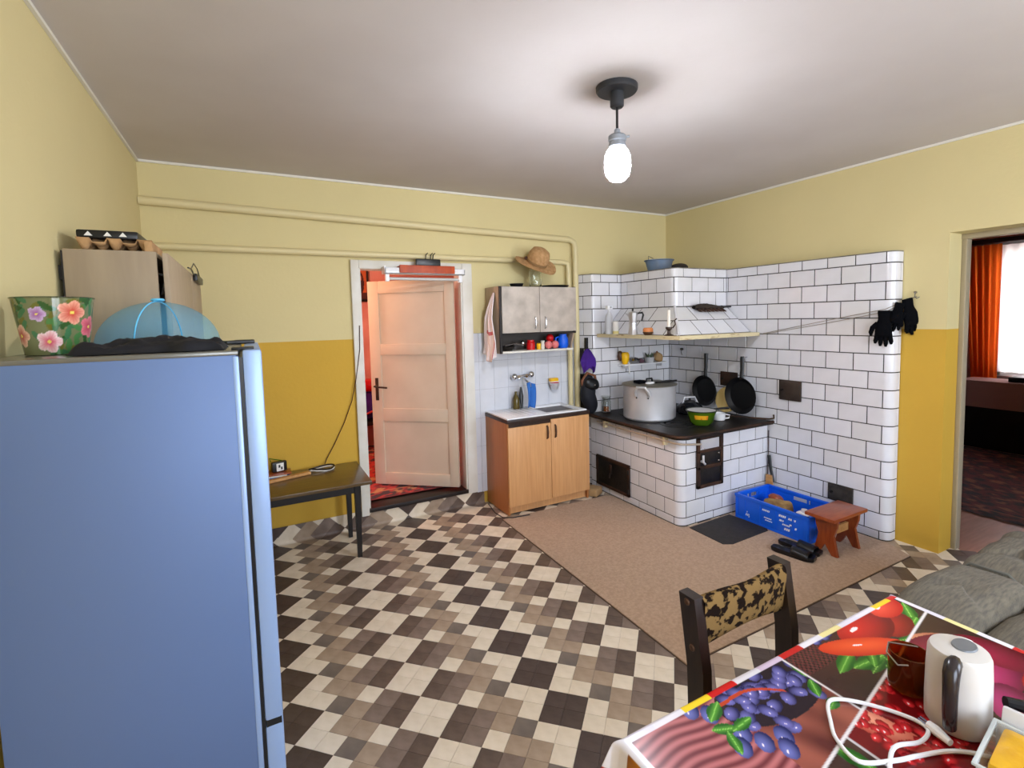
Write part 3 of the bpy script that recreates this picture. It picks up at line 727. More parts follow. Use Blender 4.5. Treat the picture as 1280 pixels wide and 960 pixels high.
# flower pot with painted glass
VX, VY, VZ = -4.392, -2.26, FH
t = thing('flower_pot', 'glass flower pot painted with hibiscus flowers on the fridge', 'pot', (VX, VY, VZ))
nA, nZ = 220, 64; HV = .148
def vase_fn(u, v): a = 2*math.pi*u; r = .064+.019*v; return (VX+r*math.cos(a), VY+r*math.sin(a), VZ+.001+HV*v)
b = MB().grid(vase_fn, nA, nZ, True)
b.add([(VX, VY, VZ+.0015)], []); c0 = len(b.v)-1
o = obj('wall', b, mat('painted flower glass', '#ffffff', .12, attr='Col', spec=.6, trans=.12), t)
U, V = np.meshgrid(np.arange(nA)/nA*2*math.pi*.078, np.linspace(0, HV, nZ)); C = np.zeros((nZ, nA, 3)); C[:] = lin((.45, .47, .33))
rs = np.random.RandomState(5); per = 2*math.pi*.078
def dU(u0): d = U-u0; return (d+per/2) % per-per/2
for k in range(120):
    u0, v0 = rs.rand()*per, rs.rand()*HV; a = rs.rand()*6.28; d = dU(u0); e = V-v0; x = d*np.cos(a)+e*np.sin(a); y = -d*np.sin(a)+e*np.cos(a)
    C[(x/.017)**2+(y/.007)**2 < 1] = lin(((.18, .34, .16), (.3, .5, .28), (.42, .42, .18), (.25, .45, .3))[k % 4])
def flower(u0, v0, R_, c1, c2):
    d = dU(u0); e = V-v0; r = np.hypot(d, e); a = np.arctan2(e, d); rad = R_*(.72+.28*np.abs(np.cos(2.5*a))); m = r < rad; k = (np.clip(r/rad, 0, 1)**1.3*(.86+.14*np.cos(20*a)))[..., None]
    C[m] = (lin(c2)*(1-k)+lin(c1)*k)[m]; C[r < R_*.14] = lin((.95, .85, .4))
acam = math.atan2(-4.05-VY, -3.94-VX); uc = (acam % (2*math.pi))*.078
for du, v0, R_, c1, c2 in ((-.016, .034, .03, (.97, .9, .9), (.85, .25, .38)), (.035, .108, .032, (.97, .72, .62), (.8, .25, .2)), (-.035, .105, .02, (.85, .75, .9), (.6, .3, .6)), (.085, .07, .03, (.9, .5, .55), (.7, .2, .3)),
                         (-.09, .05, .03, (.95, .8, .7), (.7, .2, .2)), (-.14, .1, .03, (.97, .9, .9), (.85, .25, .38)), (.15, .09, .03, (.97, .72, .62), (.8, .25, .2)), (.2, .04, .03, (.85, .75, .9), (.6, .3, .6))): flower(uc+du, v0, R_, c1, c2)
vcol(o, np.vstack([C.reshape(-1, 3), [[.3, .3, .2]]]))
obj('base', MB().lathe([(.001, VZ+.0006), (.062, VZ+.0006), (.064, VZ+.004), (.001, VZ+.006)], 32, (VX, VY, 0)), M['glass'], t)
obj('rim', MB().tube([(VX+.083*math.cos(a), VY+.083*math.sin(a), VZ+HV) for a in np.linspace(0, 2*math.pi, 40, endpoint=False)], .0025, 6, True), M['glass'], t)
# food cover
CX, CY, CR, CH = -4.19, -2.07, .165, .14
t = thing('food_cover', 'light blue mesh food cover dome on the fridge', 'food cover', (CX, CY, FH))
m = bpy.data.materials.new('blue net'); m.use_nodes = True; n = m.node_tree.nodes; L = m.node_tree.links
n['Principled BSDF'].inputs['Base Color'].default_value = (*srgb('#6fc3ee'), 1); tp = n.new('ShaderNodeBsdfTransparent'); tp.inputs[0].default_value = (.84, .96, 1, 1); mx = n.new('ShaderNodeMixShader'); mx.inputs[0].default_value = .22
L.new(tp.outputs[0], mx.inputs[1]); L.new(n['Principled BSDF'].outputs[0], mx.inputs[2]); L.new(mx.outputs[0], n['Material Output'].inputs[0])
def dome(r0): return [(CR*math.cos(a)*r0, FH+.006+CH*math.sin(a)*r0) for a in np.linspace(0, math.pi/2, 12)]
pr = dome(1); pr[-1] = (.001, pr[-1][1])
b = MB()
vs = []; 
for r, z in pr:
    for k in range(40): a = 2*math.pi*k/40; vs.append((CX+r*math.cos(a), CY+r*math.sin(a), z))
b.add(vs, [(i*40+k, i*40+(k+1) % 40, (i+1)*40+(k+1) % 40, (i+1)*40+k) for i in range(11) for k in range(40)])
obj('net', b, m, t)
bm_ = mat('blue plastic rib', '#63c0ec', .35)
obj('rim', MB().tube([(CX+CR*math.cos(a), CY+CR*math.sin(a), FH+.006) for a in np.linspace(0, 2*math.pi, 40, endpoint=False)], .004, 6, True), bm_, t)
for k in range(2):
    a = R(75+180*k); obj('rib', MB().tube([(CX+r*1.003*math.cos(a), CY+r*1.003*math.sin(a), z+.0005) for r, z in pr], .0022, 5), bm_, t)
obj('knob', MB().lathe([(.001, FH+CH+.006), (.014, FH+CH+.006), (.02, FH+CH+.01), (.016, FH+CH+.016), (.001, FH+CH+.017)], 16, (CX, CY, 0)), bm_, t)
def crumple(name, c, rx, ry, h, m, seed, amp=1., nu=46, nv=26, rz=0.):
    def fn(u, v):
        x, y = (u-.5)*2, (v-.5)*2; k = max(0, (1-abs(x)**6)*(1-abs(y)**6))
        f = noise.noise(Vector((x*2.2+seed, y*2.2, 0))) + .5*noise.noise(Vector((x*5+seed, y*4, 3))) + .35*abs(noise.noise(Vector((x*9, y*7+seed, 9))))
        z = h*k**.5*(.55+.45*f*amp); X = rx*(x+.1*noise.noise(Vector((seed, y*3, 1)))); Y = ry*(y+.16*noise.noise(Vector((x*3, seed, 5))))
        return (c[0]+X*math.cos(rz)-Y*math.sin(rz), c[1]+X*math.sin(rz)+Y*math.cos(rz), c[2]+max(.001, z))
    b = MB().grid(fn, nu, nv); return obj(name, b, m, ang=180)
tag(crumple('garment', (-4.165, -2.35, FH), .165, .1, .05, M['navy'], 3.), 'crumpled navy garment lying in front of the blue food cover', 'garment')
b = MB().box(-4.02, -3.945, -2.02, -1.965, FH+.0005, FH+.012, .003, rot=Matrix.Rotation(.3, 3, 'Z')); tag(obj('remote_control', b, M['black']), 'small flat black device lying on the fridge top at the right', 'device')

# ------------------------------------------------------------------ wall cabinet behind the fridge
t = thing('wall_cabinet', 'beige wall cabinet hung on the left wall above the fridge', 'cabinet', (-4.36, -.92, 1.28))
WX0, WX1, WY0, WY1, WZ0, WZ1 = -4.492, -4.228, -1.735, -.3, 1.26, 1.905
obj('side', MB().box(WX0, WX1, WY0, WY0+.018, WZ0, WZ1, .001), M['wcab'], t)
obj('side', MB().box(WX0, WX1, WY1-.018, WY1, WZ0, WZ1, .001), M['wcab'], t)
obj('top', MB().box(WX0, WX1, WY0+.018, WY1-.018, WZ1-.018, WZ1-.001), M['wcab'], t)
obj('bottom', MB().box(WX0, WX1, WY0+.018, WY1-.018, WZ0, WZ0+.018), M['wcab'], t)
obj('back', MB().box(WX0-.006, WX0, WY0+.004, WY1, WZ0, WZ1-.006), M['cabdark'], t)
obj('hanging_rail', MB().box(-4.513, WX0-.006, WY0+.03, WY1-.03, 1.8, 1.85), M['cabdark'], t)
for k, (a, c) in enumerate(((WY0+.02, -.86), (-.855, WY1))):
    d = obj('door', MB().box(-4.212, -4.194, a, c, WZ0+.005, WZ1-.002, .002), M['wcabd'], t)
    obj('handle', MB().tube([(-4.193, c-.06 if k == 0 else a+.06, z) for z in (1.33, 1.34, 1.4, 1.41)], .005, 6), M['steel'], d)
    for z in (1.36, 1.8): obj('hinge', MB().tube([(-4.24, a+.03, z+.03), (-4.205, a+.035, z+.02), (-4.225, a+.04, z-.05)], .006, 6), M['steel'], d)
def egg_tray(name, c, nx, ny, p, hh, m, rz, lab):
    res = 7
    def fn(u, v):
        x, y = u*nx, v*ny; f = math.sin(math.pi*x)*math.sin(math.pi*y); f2 = abs(f)**.7
        X, Y = (u-.5)*nx*p, (v-.5)*ny*p
        return (c[0]+X*math.cos(rz)-Y*math.sin(rz), c[1]+X*math.sin(rz)+Y*math.cos(rz), c[2]+.002+hh*(1-f2 if (int(min(x, nx-.01))+int(min(y, ny-.01))) % 2 == 0 else .25*(1-f2)+.4))
    b = MB().grid(fn, nx*res+1, ny*res+1); o = obj(name, b, m, ang=180)
    md = o.modifiers.new('thickness', 'SOLIDIFY'); md.thickness = .003; md.offset = 1
    return tag(o, lab, 'egg tray')
egg_tray('egg_tray', (-4.36, -1.58, WZ1), 5, 5, .044, .045, M['card'], .06, 'brown pulp egg tray lying on the beige wall cabinet')
t = thing('egg_pack', 'flat dark egg pack lying on top of the brown egg tray', 'egg pack', (-4.37, -1.55, WZ1+.048))
obj('pack', MB().box(-4.465, -4.285, -1.68, -1.44, WZ1+.0485, WZ1+.078, .008), M['black'], t)
for x in (-4.43, -4.375, -4.33): obj('label', MB().prism([(x-.012, WZ1+.056), (x+.012, WZ1+.056), (x, WZ1+.072)], -1.6815, -1.6802, 'y'), M['paper'], t)
tag(obj('cardboard_flap', MB().box(-4.265, -4.238, -1.72, -1.46, WZ1+.0006, WZ1+.04, .008), M['card']), 'curled pulp egg carton lid at the cabinet front edge', 'carton')
b = MB().box(-4.193, -4.172, -.78, -.42, WZ1-.035, WZ1+.004, .006).tube([(-4.185, -1.1, WZ1+.004), (-4.185, -.95, WZ1+.012), (-4.185, -.78, WZ1-.01)], .004, 6).tube([(-4.185, -.95, WZ1+.012), (-4.188, -.75, WZ1+.06), (-4.188, -.55, WZ1+.05), (-4.185, -.43, WZ1)], .003, 6)
tag(obj('charger', b, M['black']), 'black charger with looped cable on the far cabinet edge', 'charger')

# ------------------------------------------------------------------ side table by the door
t = thing('side_table', 'low dark brown table standing by the yellow wall left of the door', 'table', (-3.75, -.3, 0))
TZ = .55
obj('tabletop', MB().box(-4.25, -3.268, -.6, -.035, TZ-.022, TZ, .003), M['tabtop'], t)
obj('apron', MB().box(-4.2, -3.33, -.52, -.5, TZ-.09, TZ-.022), M['tableg'], t); obj('apron', MB().box(-4.2, -3.33, -.12, -.1, TZ-.09, TZ-.022), M['tableg'], t)
obj('apron', MB().box(-3.36, -3.34, -.5, -.12, TZ-.09, TZ-.022), M['tableg'], t); obj('apron', MB().box(-4.2, -4.18, -.5, -.12, TZ-.09, TZ-.022), M['tableg'], t)
for x, dx in ((-3.352, -.0), (-4.19, .0)):
    for y, yb in ((-.51, -.5), (-.115, -.13)):
        z0 = .0012
        b = MB(); b.add([(x+sx*a+dx*k, (yb if k else y)+sy*a, z0 if k else TZ-.022) for k, a in ((0, .021), (1, .014)) for sx, sy in ((-1, -1), (1, -1), (1, 1), (-1, 1))], [(0, 1, 2, 3), (7, 6, 5, 4), (0, 4, 5, 1), (1, 5, 6, 2), (2, 6, 7, 3), (3, 7, 4, 0)])
        obj('leg', b, M['tableg'], t, smooth=False)
t = thing('radio', 'small black device with a white front on the brown side table', 'radio', (-3.8, -.1, TZ))
rot = Matrix.Rotation(R(18), 3, 'Z')
obj('case', MB().box(-3.86, -3.76, -.12, -.08, TZ+.028, TZ+.1, .01, rot), M['black'], t); obj('dial', MB().box(-3.835, -3.785, -.124, -.119, TZ+.035, TZ+.09, .002, rot, (-3.81, -.1, 0)), M['paper'], t)
b = MB().prism([(-3.822, TZ+.06), (-3.81, TZ+.06), (-3.81, TZ+.08), (-3.822, TZ+.08)], -.1262, -.1255, 'y').prism([(-3.806, TZ+.045), (-3.796, TZ+.045), (-3.796, TZ+.064), (-3.806, TZ+.064)], -.1262, -.1255, 'y'); b.v = [tuple(rot @ (Vector(v)-Vector((-3.81, -.1, 0))) + Vector((-3.81, -.1, 0))) for v in b.v]
obj('marking', b, M['black'], t)
obj('antenna', MB().tube([(-3.86, -.09, TZ+.1), (-3.87, -.085, TZ+.125), (-3.79, -.09, TZ+.1)], .004, 6), M['green'], t)
for k, (c, dx, lab) in enumerate((('blue', 0, 'thin blue booklet lowest of the pile on the side table'), ('paper', -.02, 'white booklet in the middle of the pile under the radio'), ('redwood', .01, 'reddish brown booklet on top of the pile under the radio'))):
    tag(obj('booklet', MB().box(-3.93+dx, -3.745+dx, -.2+.01*k, -.05, TZ+.001+.009*k, TZ+.009*(k+1), .002), M[c]), lab, 'booklet', 'booklets under the radio')
b = MB().box(-3.95, -3.61, -.26, -.215, TZ+.0008, TZ+.02, .005, Matrix.Rotation(R(17), 3, 'Z')); tag(obj('wooden_strip', b, M['pine']), 'long pale wooden strip lying across the side table', 'strip')
pts = [(-3.53+.085*math.cos(a)*(1+.08*math.sin(3*a)), -.13+.05*math.sin(a), TZ+.004+.012*k+.006*math.sin(2*a)) for k in range(2) for a in np.linspace(0, 2*math.pi, 24, endpoint=False)]
t = thing('coiled_cable', 'black and white cable coiled on the side table by the wall', 'cable', (-3.53, -.13, TZ))
obj('loop', MB().tube(pts[:24], .004, 6, True), M['paper'], t); obj('loop', MB().tube(pts[24:], .005, 6, True), M['black'], t)
tag(obj('wall_cable', MB().tube([(-3.2, -.036, 1.6), (-3.205, -.035, 1.42), (-3.24, -.03, 1.2), (-3.28, -.022, 1.02), (-3.34, -.012, .86), (-3.42, -.01, .7), (-3.48, -.02, .6), (-3.5, -.05, TZ+.02)], .0035, 6), M['brown']), 'thin brown cable hanging down the wall left of the door', 'cable')

# ------------------------------------------------------------------ sink cabinet
SX0, SX1, SY, SZ = -2.16, -1.355, -.45, .815
t = thing('sink_cabinet', 'light beech two door sink cabinet against the back wall', 'cabinet', (-1.76, -.23, 0))
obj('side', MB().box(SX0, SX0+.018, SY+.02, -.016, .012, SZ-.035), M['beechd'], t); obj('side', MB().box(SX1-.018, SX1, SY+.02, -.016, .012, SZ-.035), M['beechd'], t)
obj('bottom', MB().box(SX0+.018, SX1-.018, SY+.02, -.02, .09, .106), M['beech'], t)
obj('plinth', MB().box(SX0+.018, SX1-.018, SY+.05, SY+.066, .012, .09), M['beech'], t)
obj('rail', MB().box(SX0+.018, SX1-.018, SY+.02, SY+.038, SZ-.11, SZ-.035), M['darktop'], t)
for k, (a, c) in enumerate(((SX0+.003, -1.752), (-1.748, SX1-.002))):
    d = obj('door', MB().box(a, c, SY, SY+.018, .085 if k == 0 else .09, SZ-.075 if k == 0 else SZ-.045, .002), M['beech'], t)
    x = -1.79 if k == 0 else -1.71
    obj('handle', MB().tube([(x, SY, .72), (x, SY-.014, .71), (x, SY-.018, .665), (x, SY-.014, .62), (x, SY, .61)], [.006, .008, .009, .008, .006], 8), M['brown'], d)
obj('worktop_edge', MB().box(SX0-.004, SX1+.004, SY-.006, -.016, SZ-.04, SZ-.01, .003), M['darktop'], t)
def sink():
    t = thing('sink', 'white enamelled sink with draining board on the beech cabinet', 'sink', (-1.76, -.23, SZ-.008))
    x0, x1, y0, y1, z = SX0+.0, SX1-.02, SY+.005, -.02, SZ-.009
    bx0, bx1, by0, by1 = -1.75, -1.43, SY+.07, -.1
    b = MB(); th = .012
    b.box(x0, bx0, y0, y1, z, z+th, .004); b.box(bx1, x1, y0, y1, z, z+th, .004); b.box(bx0, bx1, y0, by0, z, z+th, .004); b.box(bx0, bx1, by1, y1, z, z+th, .004)
    obj('rim', b, M['white'], t)
    b = MB().add([(bx0, by0, z+th-.002), (bx1, by0, z+th-.002), (bx1, by1, z+th-.002), (bx0, by1, z+th-.002), (bx0+.03, by0+.03, z-.13), (bx1-.03, by0+.03, z-.13), (bx1-.03, by1-.03, z-.13), (bx0+.03, by1-.03, z-.13)], [(0, 4, 5, 1), (1, 5, 6, 2), (2, 6, 7, 3), (3, 7, 4, 0), (4, 7, 6, 5)])
    obj('bowl', b, M['white'], t)
    for k in range(6): obj('drain_rib', MB().box(x0+.06+.05*k, x0+.07+.05*k, y0+.06, y1-.06, z+th-.001, z+th+.003, .002), M['white'], t)
    obj('drain', MB().lathe([(.001, z-.128), (.02, z-.128), (.024, z-.129)], 16, ((bx0+bx1)/2, (by0+by1)/2, 0)), M['steel'], t)
    b = MB().tube([(-1.88, -.05, 1.1), (-1.72, -.05, 1.11)], .012, 10)
    t = thing('mixer_tap', 'chrome two handled mixer tap on the wall above the sink', 'tap', (-1.8, -.05, 1.1))
    obj('body', b.cyl((-1.84, -.014, 1.1), (-1.84, -.06, 1.1), .016, 10).cyl((-1.76, -.014, 1.105), (-1.76, -.06, 1.105), .016, 10), M['chrome'], t)
    for x, z_ in ((-1.885, 1.105), (-1.715, 1.115)): obj('knob', MB().blob((x, -.06, z_), .03, .026, .03, 14, 10), M['chrome'], t)
    obj('spout', MB().tube([(-1.8, -.05, 1.1), (-1.8, -.09, 1.08), (-1.805, -.2, 1.05), (-1.81, -.215, 1.02)], .011, 10), M['chrome'], t)
    b = MB()
    def fn(u, v): return (-1.845+.075*u+.006*math.sin(u*9), -.21-.015*math.sin(u*8+v*2)-.012*v*(1-v)*4, 1.06-.215*v+.01*math.sin(u*5))
    o = obj('cloth', b.grid(fn, 14, 16), M['blue'], ang=180); o.modifiers.new('thickness', 'SOLIDIFY').thickness = .006
    tag(o, 'blue cloth hanging over the tap spout', 'cloth')
    t = thing('dish_brush', 'small dark brush with brown bottle behind the tap spout', 'brush', (-1.87, -.08, SZ+.004))
    obj('bottle', MB().lathe([(.001, SZ+.0035), (.03, SZ+.0035), (.034, SZ+.02), (.03, SZ+.1), (.012, SZ+.14), (.012, SZ+.16)], 14, (-1.885, -.08, 0)), mat('olive glass', '#6a5a2a', .15, trans=.3), t)
    obj('handle', MB().tube([(-1.85, -.12, SZ+.01), (-1.848, -.11, SZ+.12), (-1.845, -.1, SZ+.2)], [.012, .02, .008], 8), M['black'], t)
    t = thing('sponge_basket', 'small grey wall holder that carries two sponges above the sink', 'sponge holder', (-1.47, -.04, .99))
    obj('holder', MB().lathe([(.001, .955), (.028, .955), (.046, 1.0), (.05, 1.02), (.046, 1.02), (.001, .99)], 18, (-1.47, -.066, 0)), M['alu'], t)
    tag(obj('sponge', MB().box(-1.515, -1.425, -.085, -.045, .991, 1.025, .01), M['red']), 'red sponge in the wall holder above the sink', 'sponge')
    y_ = obj('sponge', MB().box(-1.52, -1.43, -.082, -.042, 1.026, 1.065, .012), M['yellow']); tag(y_, 'yellow sponge lying on the red one in the wall holder', 'sponge')
    obj('stripe', MB().box(-1.521, -1.429, -.084, -.041, 1.027, 1.034), M['paper'], y_)
sink()
tag(obj('wood_block', MB().box(-1.33, -1.2, -.44, -.33, .0075, .075, .01, Matrix.Rotation(.5, 3, 'Z')), M['cardb']), 'rough block between the sink cabinet and the stove on the floor', 'block')
tag(obj('floor_cable', MB().tube([(-2.2, -.12, .02), (-2.22, -.3, .006), (-2.21, -.42, .006), (-2.15, -.48, .012), (-2.0, -.5, .013)], .004, 6), M['black']), 'black cable on the floor at the foot of the sink cabinet', 'cable')

# ------------------------------------------------------------------ upper cabinet with open shelf
UX0, UX1, UY, UZ0, UZ1, UM = -2.13, -1.375, -.3, 1.335, 1.895, 1.505
t = thing('upper_cabinet', 'grey marbled wall cabinet with open shelf hung above the sink', 'cabinet', (-1.75, -.15, UZ0))
obj('side', MB().box(UX0, UX0+.016, UY+.018, -.016, UZ0, UZ1), M['cabside'], t); obj('side', MB().box(UX1-.016, UX1, UY+.018, -.08, UM, UZ1), M['cabside'], t)
obj('side', MB().add([(UX1-.016, UY+.02, UM), (UX1-.016, -.085, UM), (UX1-.016, -.085, UZ0), (UX1-.016, UY+.08, UZ0), (UX1, UY+.02, UM), (UX1, -.085, UM), (UX1, -.085, UZ0), (UX1, UY+.08, UZ0)], [(0, 1, 2, 3), (7, 6, 5, 4), (0, 4, 5, 1), (1, 5, 6, 2), (2, 6, 7, 3), (3, 7, 4, 0)]), M['cabside'], t, smooth=False)
obj('edge_band', MB().box(UX0-.001, UX0+.018, UY+.0, UY+.018, UZ0, UZ1, .001).box(UX1-.018, UX1, UY+.002, UY+.018, UM-.02, UZ1, .001), M['cabdark'], t)
for z in (UZ0, UM-.016, UZ1-.016): obj('shelf', MB().box(UX0+.016, UX1-.016, UY+.02, -.085 if z < 1.8 else -.02, z, z+.016), M['cabdark'] if z > 1.4 else M['cream'], t)
obj('back', MB().box(UX0+.016, UX1-.016, -.088, -.08, UZ0, UZ1-.016), mat('dark back panel', '#4a4440', .7), t)
for k, (a, c) in enumerate(((UX0+.02, -1.752), (-1.748, UX1-.001))):
    d = obj('door', MB().box(a, c, UY-.004, UY+.014, UM, UZ1-.004, .002), M['cabfront'], t)
    x = -1.80 if k == 0 else -1.70
    obj('handle', MB().tube([(x, UY-.004, 1.635), (x, UY-.02, 1.625), (x, UY-.026, 1.585), (x, UY-.02, 1.545), (x, UY-.004, 1.535)], .006, 8), M['steel'], d)
zt = UZ0+.0165
def shelf_stuff():
    tag(obj('iron_bowl', MB().lathe([(.001, zt), (.04, zt), (.07, zt+.04), (.066, zt+.04), (.04, zt+.008), (.001, zt+.008)], 18, (-2.02, -.2, 0)), M['iron']), 'dark iron bowl at the left end of the open shelf', 'bowl')
    tag(obj('ladle', MB().tube([(-2.05, -.22, zt+.04), (-1.95, -.23, zt+.06), (-1.9, -.23, zt+.05)], .008, 6).blob((-1.88, -.22, zt+.06), .022, .02, .022, 12, 8), M['steel']), 'steel ladle resting on the dark bowl on the open shelf', 'ladle')
    t = thing('jam_jar', 'red jar with yellow label on the open shelf', 'jar', (-1.80, -.22, zt))
    obj('body', MB().lathe([(.001, zt+.0005), (.036, zt+.0005), (.038, zt+.06), (.03, zt+.07)], 18, (-1.80, -.22, 0)), M['red'], t); obj('lid', MB().cyl((-1.80, -.22, zt+.07), (-1.80, -.22, zt+.085), .032, 16), M['red'], t)
    tag(obj('mustard_jar', MB().lathe([(.001, zt+.0005), (.018, zt+.0005), (.02, zt+.05), (.014, zt+.055)], 14, (-1.738, -.25, 0)), M['yellow']), 'small yellow jar beside the red jar on the open shelf', 'jar')
    tag(obj('shaker', MB().lathe([(.001, zt+.0005), (.018, zt+.0005), (.016, zt+.06), (.02, zt+.075), (.001, zt+.08)], 14, (-1.692, -.24, 0)), M['cream']), 'small white shaker in the middle of the open shelf', 'shaker')
    for x, y, dz, m, lab in ((-1.632, -.24, .0, 'pinkb', 'pink ball low left of the three balls on the shelf'), (-1.558, -.23, .0, 'pinkb', 'pink ball low right of the three balls on the shelf'), (-1.592, -.2, .058, 'red', 'red ball resting on the two pink ones on the shelf')):
        tag(obj('ball', MB().blob((x, y, zt+.036+dz), .036, .034, .035, 16, 10), M[m]), lab, 'ball')
    t = thing('blue_jug', 'bright blue jug at the right end of the open shelf', 'jug', (-1.455, -.2, zt))
    obj('body', MB().lathe([(.001, zt+.0005), (.04, zt+.0005), (.05, zt+.03), (.048, zt+.08), (.034, zt+.11), (.036, zt+.125)], 20, (-1.455, -.2, 0)), M['bluep'], t)
    obj('handle', MB().tube([(-1.5, -.2, zt+.1), (-1.53, -.2, zt+.09), (-1.53, -.2, zt+.04), (-1.5, -.2, zt+.03)], .008, 8), M['bluep'], t)
M['pinkb'] = mat('pink rubber', '#e07a78', .5)
shelf_stuff()
# on top of the upper cabinet
UT = UZ1+.0005
tag(obj('black_bowl', MB().lathe([(.001, UT), (.05, UT), (.062, UT+.03), (.058, UT+.03), (.047, UT+.005), (.001, UT+.005)], 20, (-1.9, -.17, 0)), M['black']), 'small black bowl on the upper cabinet left of the hat', 'bowl')
tag(obj('black_tray', MB().lathe([(.001, UT), (.11, UT), (.125, UT+.018), (.121, UT+.018), (.108, UT+.005), (.001, UT+.005)], 28, (-1.5, -.16, 0)), M['black']), 'flat black tray on the upper cabinet right of the hat', 'tray')
t = thing('glass_jar', 'tall clear glass jar under the straw hat', 'jar', (-1.735, -.21, UT))
obj('body', MB().lathe([(.001, UT), (.05, UT), (.055, UT+.02), (.055, UT+.13), (.04, UT+.16), (.04, UT+.19), (.036, UT+.19), (.036, UT+.16), (.05, UT+.13), (.05, UT+.02), (.046, UT+.006), (.001, UT+.006)], 24, (-1.735, -.21, 0)), M['glass'], t)
def hat():
    t = thing('straw_hat', 'wide brimmed straw hat resting on the glass jar', 'hat', (-1.725, -.22, UT+.19))
    rot = Matrix.Rotation(R(9), 3, 'Y') @ Matrix.Rotation(R(34), 3, 'X'); c = Vector((-1.725, -.215, UT+.205))
    def T(b): b.v = [tuple(rot @ Vector(v)+c) for v in b.v]; return b
    pr = [(.09, .0), (.096, .03), (.093, .08), (.076, .122), (.04, .14), (.001, .143)]
    obj('crown', T(MB().lathe(pr, 28)), M['straw'], t, ang=60)
    b = MB(); nn = 48; vs = []
    prof = [(.084, .0), (.12, -.004), (.165, -.012), (.2, -.008), (.2, -.012), (.165, -.017), (.12, -.009), (.084, -.005)]
    for r, z in prof:
        for k in range(nn):
            a = 2*math.pi*k/nn; vs.append((r*math.cos(a), r*math.sin(a)*.72, z+.014*(r-.084)/.116*math.sin(2*a+.6)+.008*(r-.084)/.116*math.sin(3*a)))
    m_ = len(prof); b.add(vs, [(i*nn+k, i*nn+(k+1) % nn, ((i+1) % m_)*nn+(k+1) % nn, ((i+1) % m_)*nn+k) for i in range(m_) for k in range(nn)])
    obj('brim', T(b), M['straw'], t, ang=60)
    obj('ribbon', T(MB().lathe([(.0915, .004), (.0965, .006), (.0985, .026), (.0965, .028)], 28)), mat('hat band', '#8a6a45', .8), t)
    obj('bow', T(MB().blob((-.1, .02, .02), .02, .014, .014, 12, 8)), mat('hat bow', '#4a2c1c', .8), t)
hat()
# dish towel on the cabinet side
def towel():
    def fn(u, v):
        wv = .02+.20*min(1, v*1.35)**.9; y = -.205+(u-.5)*wv*1.05+.02*v; sag = .02*math.sin(u*7+v*3)*(.3+v)
        return (UX0-.006-.034*min(1, v*2.5)-abs(sag)-.012*math.sin(u*14)*v, y+.012*math.sin(v*6), 1.845-(.5+.08*math.sin(u*2.6+.4))*v)
    o = obj('dish_towel', MB().grid(fn, 26, 40), [mat('towel white', '#f2ebee', .95, bump=.3, scale=20, bscale=300), mat('towel red stripe', '#c9737c', .95)], ang=180)
    for p in o.data.polygons:
        j = p.index // 25; i = p.index % 25
        if (j in (22, 23) and 3 < i < 20) or i == 3: p.material_index = 1
    o.modifiers.new('thickness', 'SOLIDIFY').thickness = .004
    tag(o, 'white dish towel with red stripes hanging on the upper cabinet side', 'towel')
towel()

